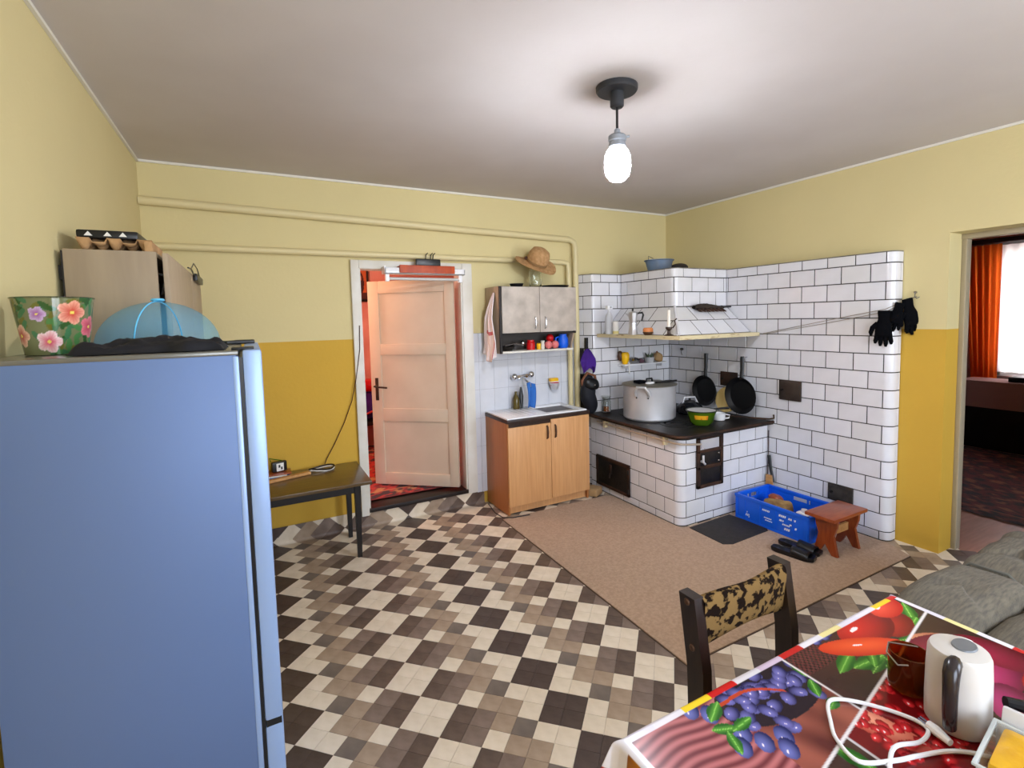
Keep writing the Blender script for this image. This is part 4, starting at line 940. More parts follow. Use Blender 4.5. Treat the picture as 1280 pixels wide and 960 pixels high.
# ------------------------------------------------------------------ things on and around the stove
ST = .7205
def stove_things():
    cx, cy, Rp, z1 = -.85, -.665, .228, ST+.295
    t = thing('stock_pot', 'very large worn aluminium stock pot on the black stove top', 'pot', (cx, cy, ST))
    obj('body', MB().lathe([(.001, ST), (Rp-.012, ST), (Rp, ST+.014), (Rp, z1-.01), (Rp+.006, z1), (Rp-.004, z1), (Rp-.006, ST+.02), (.001, ST+.01)], 44, (cx, cy, 0)), M['alu'], t)
    for a in (R(213), R(33)):
        d = Vector((math.cos(a), math.sin(a), 0)); e = Vector((-d.y, d.x, 0)); c = Vector((cx, cy, 0))
        P = [c+d*(Rp+.003)+e*.062+Vector((0, 0, z1-.07)), c+d*(Rp+.03)+e*.055+Vector((0, 0, z1-.03)), c+d*(Rp+.04)+e*.035+Vector((0, 0, z1+.004)), c+d*(Rp+.04)-e*.035+Vector((0, 0, z1+.004)), c+d*(Rp+.03)-e*.055+Vector((0, 0, z1-.03)), c+d*(Rp+.003)-e*.062+Vector((0, 0, z1-.07))]
        obj('handle', MB().tube(P, .013, 8), M['lightalu'], t)
        for sg in (-1, 1): obj('rivet', MB().blob(c+d*(Rp+.002)+e*.05*sg+Vector((0, 0, z1-.09)), .007, .007, .007, 8, 6), M['iron'], t)
    lz = z1+.001
    ld = obj('lid', MB().lathe([(.001, lz), (Rp+.012, lz), (Rp+.014, lz+.006), (Rp-.01, lz+.012), (.06, lz+.02), (.001, lz+.021)], 44, (cx, cy, 0)), mat('lid metal', '#8f8a7e', .45, .5), t, label='flat grey lid')
    obj('knob', MB().tube([(cx-.035, cy, lz+.02), (cx-.03, cy, lz+.05), (cx+.03, cy, lz+.05), (cx+.035, cy, lz+.02)], .008, 8), M['black'], ld)
    t = thing('spoon', 'white and black cooking spoon lying across the pot lid', 'spoon', (cx, cy-.08, lz+.02))
    obj('handle', MB().tube([(cx-.02, cy-.1, lz+.026), (cx+.1, cy-.14, lz+.03), (cx+.17, cy-.16, lz+.035)], .009, 8), M['black'], t); obj('bowl', MB().blob((cx-.07, cy-.085, lz+.026), .05, .028, .012), M['white'], t)
    tag(obj('dish_rag', MB().box(cx-.16, cx-.08, cy-.05, cy+.03, lz+.02, lz+.045, .01), M['blackfab']), 'small dark rag on the left of the pot lid', 'rag')
    # green enamel pan
    cx, cy = -.71, -1.13
    t = thing('green_pan', 'small green enamel pan with yellow emblem and white inside on the stove', 'pan', (cx, cy, ST))
    obj('body', MB().lathe([(.001, ST), (.07, ST), (.092, ST+.025), (.112, ST+.095), (.116, ST+.105), (.122, ST+.12), (.113, ST+.118)], 32, (cx, cy, 0)), M['green'], t)
    obj('inside', MB().lathe([(.113, ST+.1185), (.106, ST+.095), (.086, ST+.027), (.001, ST+.012)], 32, (cx, cy, 0)), M['white'], t)
    obj('rim', MB().tube([(cx+.12*math.cos(a), cy+.12*math.sin(a), ST+.118) for a in np.linspace(0, 2*math.pi, 36, endpoint=False)], .005, 6, True), mat('dark green rim', '#16240d', .3), t)
    obj('handle', MB().tube([(cx+.115, cy-.03, ST+.118), (cx+.16, cy-.05, ST+.122), (cx+.23, cy-.085, ST+.124)], [.008, .009, .011], 8), M['black'], t)
    a0 = math.atan2(-4.05-cy, -3.94-cx); b = MB()
    def fn(u, v): 
        a = a0-.5+u*1.0; rr = .1017+.0094*v; return (cx+rr*math.cos(a), cy+rr*math.sin(a), ST+.055+.035*v)
    obj('emblem', b.grid(fn, 10, 4), mat('yellow emblem', '#e0a41f', .3, col2='#c8501c', scale=30, mix=(.45, .6)), t)
    # dark kettle behind
    cx, cy = -.44, -.75
    t = thing('black_kettle', 'black enamel kettle half hidden behind the green pan', 'kettle', (cx, cy, ST))
    obj('body', MB().lathe([(.001, ST), (.1, ST), (.118, ST+.02), (.112, ST+.07), (.07, ST+.105), (.05, ST+.11), (.001, ST+.112)], 28, (cx, cy, 0)), mat('black enamel', '#17181d', .12, col2='#2a2b30', scale=9), t)
    obj('lid', MB().lathe([(.05, ST+.11), (.048, ST+.117), (.012, ST+.124), (.012, ST+.14), (.001, ST+.142)], 20, (cx, cy, 0)), M['black'], t)
    obj('spout', MB().tube([(cx-.1, cy-.05, ST+.04), (cx-.14, cy-.07, ST+.07), (cx-.165, cy-.085, ST+.105)], [.022, .016, .012], 10), M['steel'], t)
    obj('handle', MB().tube([(cx-.07, cy+.02, ST+.09), (cx-.05, cy+.02, ST+.15), (cx+.05, cy-.01, ST+.15), (cx+.08, cy-.02, ST+.09)], .009, 8), M['alu'], t)
    cx, cy = -.45, -1.09
    t = thing('white_mug', 'small white mug on the stove right of the green pan', 'mug', (cx, cy, ST))
    obj('body', MB().lathe([(.001, ST), (.045, ST), (.05, ST+.01), (.05, ST+.06), (.046, ST+.06), (.045, ST+.01), (.001, ST+.006)], 22, (cx, cy, 0)), M['white'], t)
    obj('handle', MB().tube([(cx+.03, cy-.04, ST+.05), (cx+.055, cy-.065, ST+.045), (cx+.05, cy-.06, ST+.02), (cx+.03, cy-.038, ST+.015)], .006, 6), M['white'], t)
    # lantern jar
    cx, cy = -1.0, -.235
    t = thing('glass_lantern', 'small clear candle glass with orange candle on the stove by the corner', 'lantern', (cx, cy, ST))
    obj('body', MB().lathe([(.001, ST), (.04, ST), (.046, ST+.01), (.046, ST+.1), (.036, ST+.12), (.046, ST+.15), (.043, ST+.15), (.033, ST+.12), (.043, ST+.1), (.043, ST+.012), (.001, ST+.006)], 20, (cx, cy, 0)), M['glass'], t)
    obj('candle', MB().lathe([(.001, ST+.008), (.024, ST+.008), (.024, ST+.05), (.001, ST+.052)], 14, (cx, cy, 0)), mat('orange wax', '#d8793c', .5), t)
    # poker rods on the right of the plate
    t = thing('stove_poker', 'thin dark iron poker lying at the right edge of the stove top', 'poker', (-.2, -1.2, ST))
    obj('rod', MB().tube([(-.28, -1.02, ST+.008), (-.2, -1.2, ST+.008), (-.13, -1.34, ST+.01)], .007, 6), M['rust'], t); obj('hook', MB().tube([(-.13, -1.34, ST+.01), (-.115, -1.37, ST+.02), (-.12, -1.37, ST+.05)], .007, 6), M['rust'], t)
    # pans hung on the wall
    def pan(y, z, r, x, ztop, lab):
        t = thing('frying_pan', lab, 'pan', (x, y, z), group='frying pans hung on the tiled wall')
        rot = Matrix.Rotation(R(-90), 3, 'Y')
        obj('bowl', MB().lathe([(.001, -.012), (r*.8, -.012), (r, .022), (r+.004, .024), (r-.004, .02), (r*.78, -.006), (.001, -.006)], 32, (x, y, z), rot), M['panblk'], t)
        obj('handle', MB().tube([(x-.004, y, z+r-.01), (x-.004, y, z+r+.03), (x+.002, y, z+r+.08), (x+.004, y, ztop-.02), (x+.004, y, ztop)], [.018, .016, .016, .019, .015], 8), M['black'], t)
        obj('hook', MB().tube([(x+.004, y, ztop-.01), (-.111, y, ztop-.008)], .004, 6), M['steel'], t)
    M['panblk'] = mat('pan coating', '#0d0d0f', .45, spec=.4)
    pan(-.675, .90, .142, -.15, 1.255, 'smaller black frying pan hung nearer the corner above the stove')
    pan(-1.10, .905, .158, -.178, 1.25, 'larger black frying pan hung nearer the room above the stove')
    # chopping board
    t = thing('chopping_board', 'round pale wooden board leaning on the wall between the pans', 'board', (-.14, -.9, ST))
    rot = Matrix.Rotation(R(-82), 3, 'Y'); c = Vector((-.128, -.90, ST+.116))
    obj('disc', MB().lathe([(.001, 0), (.112, 0), (.115, .004), (.115, .012), (.112, .016), (.001, .016)], 30, c, rot), mat('pale board', '#dcc17f', .6, col2='#d0b06a', scale=4, stretch=(1, 6, 1)), t)
    obj('hole', MB().lathe([(.001, -.001), (.008, -.001), (.008, .0), (.001, .0)], 10, c+rot @ Vector((.04, -.02, 0)), rot), M['brown'], t)
    # niche shelf
    t = thing('niche_shelf', 'small white shelf on the tiles under the hood', 'shelf', (-.52, -.21, 1.14))
    obj('board', MB().box(-.80, -.25, -.275, -.167, 1.145, 1.158, .003), M['white'], t)
    for x in (-.74, -.3): obj('bracket', MB().box(x-.006, x+.006, -.25, -.167, 1.115, 1.146), M['alu'], t)
    z = 1.1585
    t = thing('rubber_cup', 'yellow rubber cup hung at the left end of the niche shelf', 'cup', (-.78, -.22, z))
    obj('cup', MB().lathe([(.001, z+.0005), (.022, z+.0005), (.04, z+.045), (.042, z+.09), (.03, z+.115), (.001, z+.12)], 16, (-.755, -.225, 0)), M['yellow'], t); obj('stem', MB().cyl((-.755, -.29, z-.09), (-.755, -.283, z+.02), .006, 8), M['paper'], t)
    tag(obj('brown_sponge', MB().blob((-.795, -.2, z+.05+.03), .03, .025, .05, 12, 8, amp=.01, fr=30), M['brown']), 'dark brown scrubber behind the yellow rubber cup', 'scrubber')
    tag(obj('metal_scourer', MB().blob((-.62, -.22, z+.03), .05, .035, .029, 18, 12, amp=.014, fr=40), M['steel']), 'shiny metal scourer in the middle of the niche shelf', 'scourer')
    tag(obj('sponge', MB().blob((-.55, -.22, z+.022), .04, .03, .022, 14, 10, amp=.01, fr=40), mat('mauve sponge', '#6b4a55', .9)), 'mauve sponge beside the metal scourer on the niche shelf', 'sponge')
    t = thing('pot_plant', 'small plant in a grey cup on the niche shelf', 'plant', (-.44, -.22, z))
    obj('cup', MB().lathe([(.001, z+.0005), (.04, z+.0005), (.05, z+.05), (.046, z+.05), (.001, z+.04)], 18, (-.44, -.22, 0)), M['alu'], t)
    b = MB(); q = random.Random(2)
    for k in range(26):
        a = q.random()*6.28; l = .03+.03*q.random(); p = Vector((-.44+.025*math.cos(a), -.22+.025*math.sin(a), z+.045)); e = p+Vector((math.cos(a)*l*.5, math.sin(a)*l*.35, l)); s_ = Vector((-math.sin(a), math.cos(a), 0))*.008
        b.add([p, (p+e)/2+s_, e, (p+e)/2-s_+Vector((0, 0, .002))], [(0, 1, 2, 3)])
    obj('foliage', b, mat('grey green leaf', '#4c5a45', .7), t, kind='stuff')
    t = thing('cloth_pouch', 'tan cloth pouch leaning at the right of the niche shelf', 'pouch', (-.31, -.22, z))
    obj('pouch', MB().blob((-.315, -.215, z+.045), .05, .03, .044, 14, 10, .7, .008, 20, rot=Matrix.Rotation(.3, 3, 'Y')), M['cardb'], t); obj('tie', MB().cyl((-.33, -.215, z+.08), (-.335, -.215, z+.105), .008, 8), M['redwood'], t)
    tag(obj('black_hook', MB().cyl((-.112, -.345, 1.28), (-.135, -.345, 1.28), .012, 10).tube([(-.13, -.345, 1.28), (-.132, -.345, 1.25), (-.12, -.345, 1.22)], .003, 6), M['black']), 'small black hook on the tiles in the corner under the hood', 'hook')
    # on the rim shelf
    z = ZS+.0005; x = -1.02
    t = thing('moka_pot', 'aluminium stovetop coffee maker on the hood rim', 'coffee maker', (x, -.65, z))
    n = 8
    obj('base', MB().lathe([(.001, z), (.043, z), (.044, z+.01), (.03, z+.085), (.03, z+.092), (.036, z+.094), (.036, z+.102)], n, (x, -.65, 0)), M['alu2'], t, ang=20)
    obj('top', MB().lathe([(.032, z+.102), (.03, z+.11), (.044, z+.19), (.046, z+.192), (.04, z+.196), (.01, z+.204), (.001, z+.205)], n, (x, -.65, 0)), M['alu2'], t, ang=20)
    obj('knob', MB().lathe([(.006, z+.203), (.01, z+.215), (.008, z+.225), (.001, z+.227)], 10, (x, -.65, 0)), M['black'], t)
    obj('handle', MB().tube([(x+.03, -.675, z+.185), (x+.055, -.71, z+.19), (x+.06, -.715, z+.17), (x+.052, -.705, z+.12)], [.007, .009, .009, .006], 8), M['black'], t)
    obj('spout', MB().tube([(x-.03, -.63, z+.17), (x-.052, -.615, z+.192)], [.012, .006], 8), M['alu2'], t)
    t = thing('clay_cup', 'small round orange clay cup on the hood rim', 'cup', (x, -.84, z))
    obj('body', MB().lathe([(.001, z), (.028, z), (.042, z+.02), (.042, z+.05), (.034, z+.062), (.03, z+.06), (.001, z+.05)], 20, (x, -.84, 0)), mat('terracotta', '#cf8047', .5), t); obj('base', MB().lathe([(.03, z+.0), (.0435, z+.02), (.0435, z+.028)], 20, (x, -.84, 0)), M['brown'], t)
    t = thing('candle_holder', 'dark candlestick with a white candle on the hood rim corner', 'candlestick', (x, -1.08, z))
    obj('foot', MB().lathe([(.001, z), (.04, z), (.036, z+.006), (.014, z+.016), (.012, z+.04), (.026, z+.055), (.026, z+.07), (.001, z+.07)], 18, (x, -1.08, 0)), M['darktop'], t)
    obj('candle', MB().lathe([(.013, z+.07), (.012, z+.2), (.006, z+.206), (.001, z+.206)], 12, (x, -1.08, 0)), mat('wax', '#efe9dc', .5), t); obj('wick', MB().cyl((x, -1.08, z+.205), (x, -1.08, z+.218), .0015, 5), M['black'], t)
    obj('grip', MB().tube([(x+.02, -1.1, z+.06), (x+.035, -1.115, z+.09), (x+.03, -1.11, z+.12), (x+.045, -1.12, z+.135)], .006, 6), M['darktop'], t)
    t = thing('spray_bottle', 'white spray bottle at the left end of the hood rim', 'bottle', (x, -.32, z))
    obj('body', MB().lathe([(.001, z), (.036, z), (.04, z+.01), (.04, z+.14), (.03, z+.18), (.013, z+.2), (.013, z+.225)], 20, (x, -.32, 0), sc=(1, .8)), mat('cloudy plastic', '#e4e6ea', .3, trans=.35), t)
    obj('cap', MB().box(x-.03, x+.03, -.34, -.3, z+.226, z+.262, .008), M['white'], t)
    obj('spout', MB().cyl((x, -.337, z+.245), (x, -.365, z+.25), .008, 8), M['white'], t)
    t = thing('pale_bottle', 'narrow pale bottle with yellow bottom beside the white spray bottle', 'bottle', (x+.0, -.39, z))
    obj('body', MB().lathe([(.001, z), (.026, z), (.028, z+.01), (.028, z+.11), (.024, z+.118), (.001, z+.12)], 16, (x, -.415, 0)), M['paper'], t); obj('fill', MB().lathe([(.0283, z+.004), (.0285, z+.03)], 16, (x, -.415, 0)), mat('pale yellow', '#ddd08a', .5), t)
    # goose wing duster
    t = thing('feather_duster', 'dark goose wing duster lying on the hood ledge', 'duster', (-.35, -.93, 1.69))
    b = MB(); q = random.Random(5)
    def fn(u, v):
        X = -.585+.36*u; wv = .03*math.sin(math.pi*min(1, .12+u*.8))**.6*(1-.35*u); a = 2*math.pi*v
        return (X, -.93+.022*math.sin(a)-.0, 1.688+wv*math.cos(a)+.006*noise.noise(Vector((u*12, v*6, 1)))+.006*math.sin(u*5))
    b.grid(fn, 24, 11); obj('feathers', b, mat('dark feather', '#1d1714', .8, col2='#382c24', scale=40, stretch=(1, 8, 8)), t, ang=180)
    for k in range(7):
        x0 = -.56+.05*k; b2 = MB().tube([(x0, -.945, 1.675), (x0+.03, -.952, 1.655), (x0+.055, -.955, 1.648)], [.012, .009, .003], 6); obj('feather', b2, M['rust'], t)
    obj('quill', MB().tube([(-.24, -.93, 1.69), (-.16, -.925, 1.688), (-.1, -.92, 1.69)], [.012, .007, .006], 8), M['black'], t)
    # basin on the hood top
    z = TOP+.0015
    t = thing('basin', 'blue grey plastic basin standing on top of the tiled hood', 'basin', (-.62, -.5, z)); c = (-.60, -.53, 0)
    obj('body', MB().lathe([(.001, z), (.1, z), (.125, z+.09), (.135, z+.094), (.135, z+.1), (.12, z+.096), (.095, z+.01), (.001, z+.008)], 28, c), mat('blue grey plastic', '#5f7b9c', .45, col2='#6b7480', scale=4), t)
    obj('handle', MB().tube([(-.7, -.5, z+.098), (-.71, -.51, z+.135), (-.69, -.55, z+.11)], .003, 6), M['steel'], t)
    tag(obj('dark_lump', MB().blob((-.42, -.6, z+.036), .09, .07, .035, 14, 10, amp=.015, fr=9), M['rubber']), 'dark crumpled bundle beside the basin on the hood', 'bundle')
    # strings with gloves
    t = thing('drying_line', 'thin double line strung from the wall hook to the hood rim', 'line', (-.1, -1.8, 1.6))
    for dz in (0, -.02): obj('cord', MB().tube([(-.012, -2.335, 1.715), (-.03, -2.30, 1.70+dz*.3), (-.118, -2.2, 1.635+dz), (-.1155, -1.75, 1.55+dz), (-.116, -1.26, 1.452+dz*.3)], .0022, 5), mat('cord %g' % dz, '#8f8474', .8), t)
    t = thing('wall_hook', 'small metal hook in the cream wall beside the doorway', 'hook', (0, -2.33, 1.73))
    obj('plate', MB().cyl((-.001, -2.323, 1.742), (-.012, -2.323, 1.742), .009, 10), M['steel'], t); obj('hook', MB().tube([(-.01, -2.323, 1.74), (-.03, -2.33, 1.715), (-.032, -2.343, 1.70), (-.025, -2.355, 1.71)], .0035, 6), M['steel'], t)
    def glove(c, yaw, tilt, s, lab, fan):
        """a knitted work glove hung by its cuff, fingers down"""
        rot = Matrix.Rotation(yaw, 3, 'Z') @ Matrix.Rotation(tilt, 3, 'X'); c = Vector(c)
        def P(x, y, z): return c + rot @ Vector((x*s, y*s, z*s))
        b = MB(); N = 18
        prof = [(0, .034), (-.012, .036), (-.05, .032), (-.065, .034), (-.10, .046), (-.14, .05), (-.165, .048), (-.178, .038)]
        vs = [P(r*math.cos(2*math.pi*k/N)*.42, r*math.sin(2*math.pi*k/N), z) for z, r in prof for k in range(N)]
        b.add(vs, [(i*N+k, i*N+(k+1) % N, (i+1)*N+(k+1) % N, (i+1)*N+k) for i in range(len(prof)-1) for k in range(N)]+[tuple(range(N)), tuple((len(prof)-1)*N+k for k in range(N-1, -1, -1))])
        for j, (y0, ln, sp) in enumerate(((-.036, .055, -.3), (-.012, .072, -.08), (.013, .068, .12), (.036, .05, .34))):
            sp *= fan; pts = [P(0, y0, -.155), P(.004, y0+sp*.02, -.19), P(.008, y0+sp*.05, -.17-ln*.75), P(.004, y0+sp*.06, -.175-ln)]
            b.tube(pts, [.013*s, .0145*s, .0135*s, .007*s], 9)
        b.tube([P(0, .035, -.085), P(.006, .062, -.115), P(.006, .072, -.15), P(.004, .07, -.172)], [.014*s, .016*s, .014*s, .007*s], 9)
        o = obj('work_glove', b, M['blackfab'], at=c, ang=80); tag(o, lab, 'glove', 'black gloves on the line'); return o
    glove((-.152, -2.205, 1.625), .35, .0, 1.0, 'black knitted glove hung at the edge of the tiled wall', .5)
    glove((-.052, -2.295, 1.70), 1.05, -.25, 1.02, 'black glove hung nearest the wall hook', .45)
    glove((-.085, -2.272, 1.675), .5, .25, .8, 'black glove squeezed between the other two gloves', .7)
    # bags hanging beside the pier
    t = thing('hanging_cloth', 'purple cloth hung on a dark strap between pipe and tiled pier', 'cloth', (-1.145, -.13, 1.33))
    def fn(u, v):
        a = 2*math.pi*u; wv = (.016+.055*min(1, v*2.2)**.7)*(1-.25*max(0, v-.7)); return (-1.16+wv*math.cos(a)*1.1+.012*math.sin(a*3+v*5)*v, -.165+.4*wv*math.sin(a)+.01*math.sin(a*4)*v-.02*v, 1.325-(.2+.035*math.sin(a*2+1))*v)
    obj('cloth', MB().grid(fn, 36, 14, True), M['purple'], t, ang=180); obj('strap', MB().box(-1.172, -1.145, -.16, -.135, 1.3, 1.43), M['black'], t)
    t = thing('hanging_bags', 'black bag with brown strap hanging beside the stove corner', 'bag', (-1.17, -.2, .75))
    obj('body', MB().blob((-1.175, -.2, .90), .078, .055, .17, 22, 16, .8, .035, 9, 4.), M['navy'], t); obj('flap', MB().blob((-1.165, -.225, 1.0), .08, .045, .06, 18, 12, .8, .02, 12), M['black'], t)
    obj('strap', MB().tube([(-1.235, -.2, .92), (-1.24, -.19, 1.03), (-1.19, -.2, 1.1), (-1.11, -.21, 1.07), (-1.1, -.22, .98)], .014, 8), mat('brown leather', '#7a4a2e', .6), t); obj('buckle', MB().blob((-1.15, -.268, .99), .009, .006, .009, 8, 6), M['steel'], t)
M['lightalu'] = mat('pale aluminium strap', '#cfcfd0', .4, .5)
M['alu2'] = mat('polished aluminium', '#d4d5d8', .34, .8)
stove_things()

# ------------------------------------------------------------------ mats, crate, stool, slippers
poly = [(-2.225, -.462), (-1.19, -.462), (-1.15, -.5), (-1.142, -1.335), (-1.1, -1.335), (-.12, -1.325), (-.118, -2.26), (-.2, -2.425), (-2.24, -2.432)]
mt = obj('floor_mat', MB().prism(poly, .0015, .007), M['mat'], smooth=False)
obj('edge_shade', MB().prism([(-2.231, -.456), (-1.19, -.456), (-1.15, -.5), (-1.142, -1.335), (-1.1, -1.335), (-.12, -1.325), (-.118, -2.262), (-.197, -2.431), (-2.246, -2.438)], .0006, .0014), M['matshade'], mt, smooth=False)  # dark sheet standing in for the shade along the mat edge
tag(mt, 'large brown felt mat on the tiled floor round the stove', 'mat')
o = obj('stove_mat', MB().prism([(-1.09, -1.36), (-.63, -1.345), (-.6, -1.66), (-.64, -1.70), (-1.04, -1.715), (-1.10, -1.68)], .0075, .0115), M['rubber'], smooth=False); tag(o, 'small black rubber mat before the stove fire doors', 'mat')
def crate():
    x0, x1, y0, y1, z0, z1 = -.612, -.215, -1.99, -1.395, .008, .2
    t = thing('plastic_crate', 'bright blue plastic crate by the stove on the brown mat', 'crate', ((x0+x1)/2, (y0+y1)/2, z0))
    w_ = .008
    obj('base', MB().box(x0+.02, x1-.02, y0+.02, y1-.02, z0, z0+.012, .002), M['bluep'], t)
    def side(ax, c, a0, a1, out, slot):
        b = MB()
        def bx(p, q, zz0, zz1, th=w_, off=0):
            lo, hi = (c-th-off, c-off) if out > 0 else (c+off, c+th+off)
            lo, hi = (c-th+off, c+off) if out > 0 else (c-off, c+th-off)
            if ax == 'x': b.box(lo, hi, p, q, zz0, zz1, .0015)
            else: b.box(p, q, lo, hi, zz0, zz1, .0015)
        if slot:
            m = (a0+a1)/2; h = .07; bx(a0, a1, z0, z1-.06); bx(a0, m-h, z1-.06, z1-.03); bx(m+h, a1, z1-.06, z1-.03); bx(a0, a1, z1-.03, z1)
        else: bx(a0, a1, z0, z1)
        bx(a0-.006, a1+.006, z1-.022, z1+.002, .02, .007); bx(a0-.002, a1+.002, z0, z0+.016, .014, .004)
        L_ = a1-a0; ks = [0, .19, .42, .64, .86, 1]
        for k in ks: p = a0+L_*k; bx(max(a0, p-.018 if k in (0, 1) else p-.006), min(a1, p+.03 if k == 0 else p+.006), z0+.01, z1-.02, .013, .0045)
        obj('side', b, M['bluep'], t)
    side('x', x0, y0, y1, -1, False); side('x', x1, y0, y1, 1, True); side('y', y0, x0, x1, -1, True); side('y', y1, x0, x1, 1, True)
    # faded white print on the long side: too small to read, kept as marks
    wm = mat('white print', '#e8ecf4', .5); b = MB(); q = random.Random(3); xs = x0-.0006
    def dash(y, z, l, h, sk=.3): b.add([(xs, y, z), (xs, y-l, z), (xs, y-l-h*sk, z+h), (xs, y-h*sk, z+h)], [(0, 1, 2, 3)])
    def line(y, z, ls, h, gap=.004):
        for l in ls: dash(y, z, l, h); y -= l+gap
    line(-1.495, .075, (.006,), .012); line(-1.485, .05, (.01, .008, .005), .018); line(-1.512, .04, (.006,), .012)
    line(-1.60, .142, (.012,), .013); line(-1.63, .137, (.008, .007, .009, .006, .008, .007), .014, .003)
    line(-1.645, .085, (.012, .009, .01, .012, .011), .009, .002); line(-1.655, .068, (.014, .016, .013, .009), .007, .002)
    line(-1.765, .137, (.014, .01, .012, .01), .017, .003); line(-1.84, .135, (.012, .013, .012, .01), .015, .003)
    line(-1.77, .105, (.02, .01), .013); line(-1.85, .095, (.016,), .012); line(-1.795, .082, (.01, .008, .009, .008, .009), .012, .003); line(-1.89, .078, (.014,), .016)
    line(-1.81, .05, (.012, .011, .012), .018, .003)
    obj('print', b, wm, t, smooth=False)
    # contents
    t = thing('paper_sack', 'crumpled brown paper sack inside the blue crate', 'sack', (-.42, -1.62, .022))
    obj('sack', MB().blob((-.43, -1.64, .105), .085, .1, .082, 26, 18, .75, .03, 14, 2.), mat('kraft paper', '#b2905a', .9, col2='#7d5a34', scale=12), t); obj('scrap', MB().blob((-.36, -1.57, .16), .05, .05, .035, 14, 10, .8, .02, 20), M['redwood'], t)
    t = thing('white_canister', 'white plastic canister at the near end of the blue crate', 'canister', (-.53, -1.92, .022))
    obj('body', MB().box(-.575, -.5, -1.965, -1.87, .0225, .2, .012), M['white'], t); obj('cap', MB().lathe([(.02, .2), (.02, .222), (.001, .224)], 14, (-.54, -1.915, 0)), M['white'], t)
    tag(obj('clear_bottle', MB().lathe([(.001, .022), (.035, .022), (.038, .03), (.038, .11), (.015, .14), (.015, .16), (.001, .161)], 18, (-.5, -1.46, 0)), mat('pale plastic', '#9fb3a8', .25, trans=.4)), 'pale bottle standing at the far end of the blue crate', 'bottle')
crate()
t = thing('hearth_scraper', 'wooden board with black handle leaning behind the blue crate', 'scraper', (-.14, -1.36, .008))
rot = Matrix.Rotation(R(-14), 3, 'X') @ Matrix.Rotation(R(8), 3, 'Y')
obj('blade', MB().prism([(-1.335, .02), (-1.425, .02), (-1.385, .26), (-1.335, .26)], -.165, -.15, 'x'), M['pine'], t)
obj('handle', MB().tube([(-.14, -1.39, .2), (-.132, -1.36, .3), (-.125, -1.335, .42)], [.012, .012, .014], 8), M['black'], t)
tag(obj('poker_rod', MB().tube([(-.16, -1.345, .009), (-.125, -1.33, .5), (-.118, -1.325, .63)], .0035, 6), M['rust']), 'thin wire rod leaning in the corner behind the crate', 'rod')
def stool():
    t = thing('foot_stool', 'small reddish brown wooden foot stool beside the blue crate', 'stool', (-.5, -2.12, .0075)); h = .285
    obj('top', MB().box(-.715, -.325, -2.225, -2.025, h-.024, h, .006), M['redwood'], t)
    for x, sg in ((-.625, -1), (-.375, 1)):
        pl = [(-2.205, .008), (-2.165, .008), (-2.15, .03), (-2.13, .06), (-2.12, .075), (-2.11, .06), (-2.095, .03), (-2.08, .008), (-2.045, .008), (-2.065, .09), (-2.075, .14), (-2.055, .2), (-2.05, h-.025), (-2.2, h-.025), (-2.195, .2), (-2.175, .14), (-2.185, .09)]
        obj('leg', MB().prism([(y, z) for y, z in pl], x-.011, x+.011, 'x'), M['redwood'], t, smooth=False)
    obj('stretcher', MB().box(-.613, -.387, -2.135, -2.115, .12, .175, .003), M['pine'], t)
stool()
def slipper(c, rz, lab):
    t = thing('slipper', lab, 'slipper', (*c, .0075), rz, 'black slippers by the crate')
    n = 40
    def w_(u): return (.036+.016*math.sin(math.pi*u*.9)**2+.012*max(0, u-.45))*(1-max(0, u-.85)**2*22)**.5 if u > .85 else (.034+.018*u)*(1-max(0, .15-u)**2*30)**.5
    us = np.linspace(0.005, .995, 20); L_ = .27
    top = [(L_*(u-.5), w_(u)) for u in us]; bot = [(L_*(u-.5), -w_(u)*.94) for u in us[::-1]]
    out = top+bot; N = len(out); rows = [(0.0, .95, .0), (.004, 1, 0), (.02, 1.02, 1), (.027, 1.0, 1), (.028, .9, 1), (.022, .82, 1)]
    vs = [(x*k, y*k, z+(.008*max(0, -x/L_) if f else 0)+(.012*max(0, x/L_-.25) if True else 0)) for z, k, f in rows for x, y in out]
    b = MB().add(vs, [(i*N+k, i*N+(k+1) % N, (i+1)*N+(k+1) % N, (i+1)*N+k) for i in range(5) for k in range(N)]+[tuple(range(N-1, -1, -1)), tuple(5*N+k for k in range(N))])
    o = obj('sole', b, M['black'], at=(0, 0, 0), ang=50); o.parent = t; o.location = (0, 0, 0)
    b = MB()
    def fn(u, v): x = -.005+.11*u; yy = w_(.5+x/L_)*1.04; a = math.pi*v; return (x, yy*math.cos(a), .018+(.048-.016*u)*math.sin(a)**.7)
    o = obj('strap', b.grid(fn, 8, 14), M['black'], at=(0, 0, 0), ang=80); o.parent = t; o.location = (0, 0, 0); o.modifiers.new('thickness', 'SOLIDIFY').thickness = .007
slipper((-.84, -2.03), R(-76), 'black slip on slipper nearer the camera beside the blue crate')
slipper((-.722, -2.0), R(-80), 'black slip on slipper half under the crate side')

